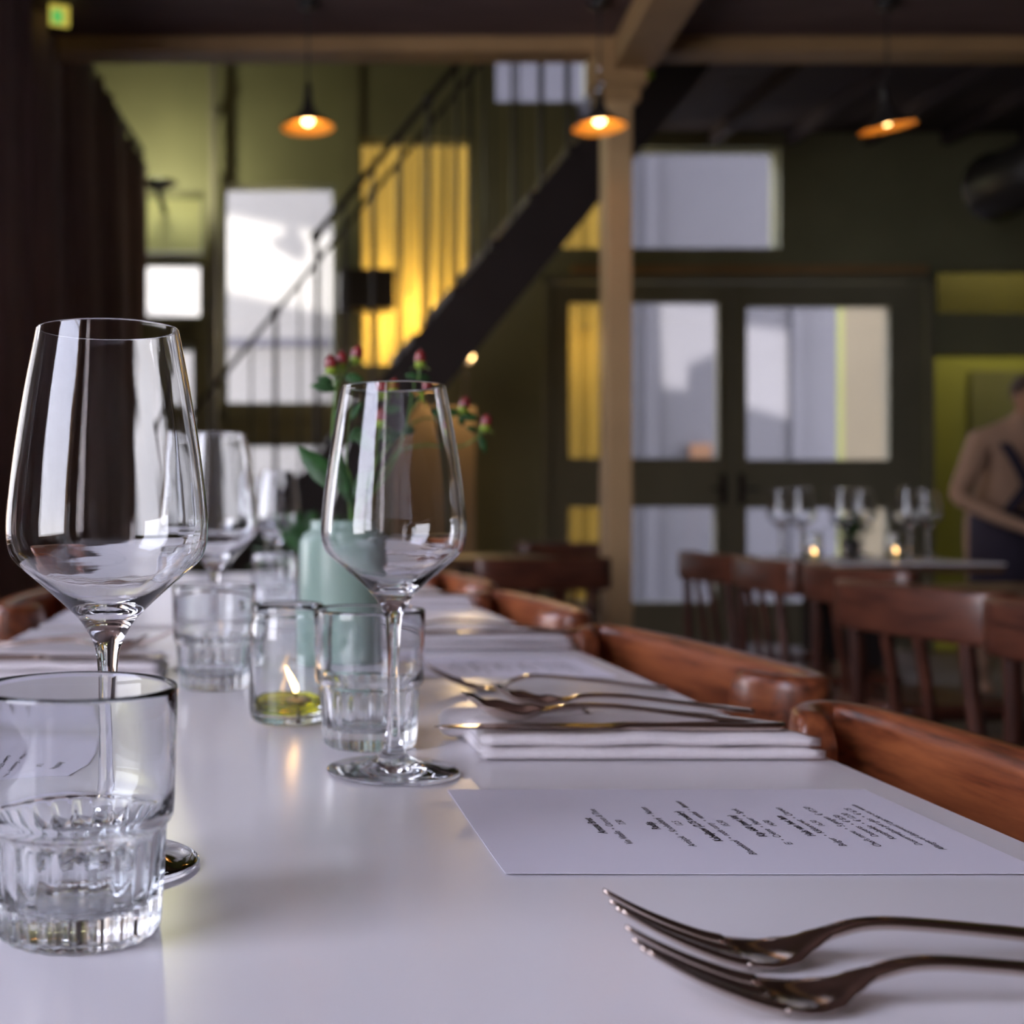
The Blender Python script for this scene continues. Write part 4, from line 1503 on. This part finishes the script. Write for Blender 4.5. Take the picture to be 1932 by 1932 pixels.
# ------------------------------------------------------------------ person behind the far table
def skin_body(name, verts, edges, radii, m, parent, root=0, sub=2):
    me = bpy.data.meshes.new(name)
    me.from_pydata([Vector(v) for v in verts], edges, [])
    me.materials.append(m)
    o = bpy.data.objects.new(name, me)
    C.objects.link(o)
    o.parent = parent
    sk = o.modifiers.new('skin', 'SKIN')
    lay = me.skin_vertices[0].data if me.skin_vertices else None
    if lay is None:
        bm = bmesh.new(); bm.from_mesh(me); bm.verts.layers.skin.verify(); bm.to_mesh(me); bm.free()
        lay = me.skin_vertices[0].data
    for i, r in enumerate(radii):
        lay[i].radius = r if isinstance(r, tuple) else (r, r)
        lay[i].use_root = (i == root)
    sk.use_smooth_shade = True
    sb = o.modifiers.new('sub', 'SUBSURF'); sb.levels = sub; sb.render_levels = sub
    return o


pc = P(1912, 0, 5.6)
per = thing('person', 'person in a dusty pink shirt and dark apron straps at the right edge', 'person', (pc.x, 5.6, 0))
per.scale = (.97, .97, .905)
# local frame: faces the camera (-y), body leaning forward, hands meeting at table height
V = [(0, .12, .95), (0, .06, 1.12), (0, .00, 1.28), (0, -.05, 1.40), (0, -.09, 1.48), (0, -.13, 1.55),
     (-.17, -.02, 1.37), (-.27, -.06, 1.18), (-.34, -.10, 1.07), (-.22, -.26, .96), (-.12, -.34, .90),
     (.17, -.02, 1.37), (.27, -.06, 1.18), (.33, -.10, 1.07), (.22, -.26, .96), (.12, -.34, .90),
     (-.10, .10, .90), (-.11, .06, .50), (-.11, .10, .08), (-.11, .0, .035), (.10, .10, .90), (.11, .06, .50), (.11, .10, .08), (.11, .0, .035)]
E = [(0, 1), (1, 2), (2, 3), (3, 4), (4, 5), (3, 6), (6, 7), (7, 8), (8, 9), (9, 10), (3, 11), (11, 12), (12, 13), (13, 14), (14, 15),
     (0, 16), (16, 17), (17, 18), (18, 19), (0, 20), (20, 21), (21, 22), (22, 23)]
Rr = [(.15, .11), (.145, .105), (.16, .11), (.12, .085), .055, .06, .075, .055, .047, .038, .030, .075, .055, .047, .038, .030,
      .09, .06, .045, .035, .09, .06, .045, .035]
skin_body('body', V, E, Rr, M['shirt'], per)
# head with face
bm = bmesh.new()
ball(bm, (0, -.15, 1.585), .075, .092, .112, seg=24, rings=16)
ball(bm, (0, -.235, 1.575), .014, .020, .020, seg=10, rings=8)
ball(bm, (-.077, -.14, 1.585), .010, .018, .028, seg=8, rings=6); ball(bm, (.077, -.14, 1.585), .010, .018, .028, seg=8, rings=6)
ball(bm, (0, -.215, 1.535), .026, .010, .007, seg=10, rings=6)
link('head', bm, M['skin'], per, True)
bm = bmesh.new()
for s in (-1, 1): ball(bm, (s * .030, -.232, 1.60), .011, .006, .006, seg=10, rings=6)
link('eyes', bm, M['hair'], per, True)
bm = bmesh.new()
ball(bm, (0, -.128, 1.628), .084, .092, .088, seg=24, rings=14)
link('hair', bm, M['hair'], per, True)
# apron: skirt, bib and two straps crossing on the chest
bm = bmesh.new()
for s in (-1, 1):
    pts = catmull([Vector(p) for p in ((s * .10, .02, 1.44), (s * .115, -.10, 1.36), (s * .06, -.125, 1.24), (-s * .02, -.10, 1.10), (-s * .08, -.06, .98))], 5)
    for a, b in zip(pts[:-1], pts[1:]): bar(bm, a, b + (b - a) * .1, .045, .012, up=Vector((0, 1, 0)))
link('apron_straps', bm, M['navy'], per)
bm = bmesh.new()
n = 20
rows = []
for z, rx, ry, yo in ((1.00, .165, .130, .09), (.80, .175, .15, .08), (.55, .185, .16, .06)):
    rows.append([bm.verts.new((rx * math.cos(a), yo + ry * math.sin(a), z)) for a in [math.pi + math.pi * k / n for k in range(n + 1)]])
for a, b in zip(rows[:-1], rows[1:]):
    for k in range(n): bm.faces.new((a[k], a[k + 1], b[k + 1], b[k]))
ap = link('apron_skirt', bm, M['navy'], per, True)
so = ap.modifiers.new('s', 'SOLIDIFY'); so.thickness = .008
# hands: palm with five fingers each
for s in (-1, 1):
    w = Vector((s * .12, -.34, .90))
    V = [w, w + Vector((-s * .02, -.05, -.012)), w + Vector((-s * .03, -.085, -.02))]
    E = [(0, 1), (1, 2)]
    Rr = [(.026, .02), (.034, .016), (.034, .014)]
    for k in range(4):
        b0 = len(V)
        sx = (-.028 + .019 * k)
        L_ = (.030, .036, .033, .025)[k]
        V += [V[2] + Vector((sx, -.012, 0)), V[2] + Vector((sx, -.012 - L_, -.008)), V[2] + Vector((sx, -.012 - L_ * 1.5, -.035))]
        E += [(2, b0), (b0, b0 + 1), (b0 + 1, b0 + 2)]
        Rr += [.010, .009, .0075]
    b0 = len(V)
    V += [w + Vector((-s * .05, -.04, -.01)), w + Vector((-s * .062, -.075, -.022))]
    E += [(1, b0), (b0, b0 + 1)]; Rr += [.011, .009]
    skin_body('hand', V, E, Rr, M['skin'], per, root=0, sub=1)
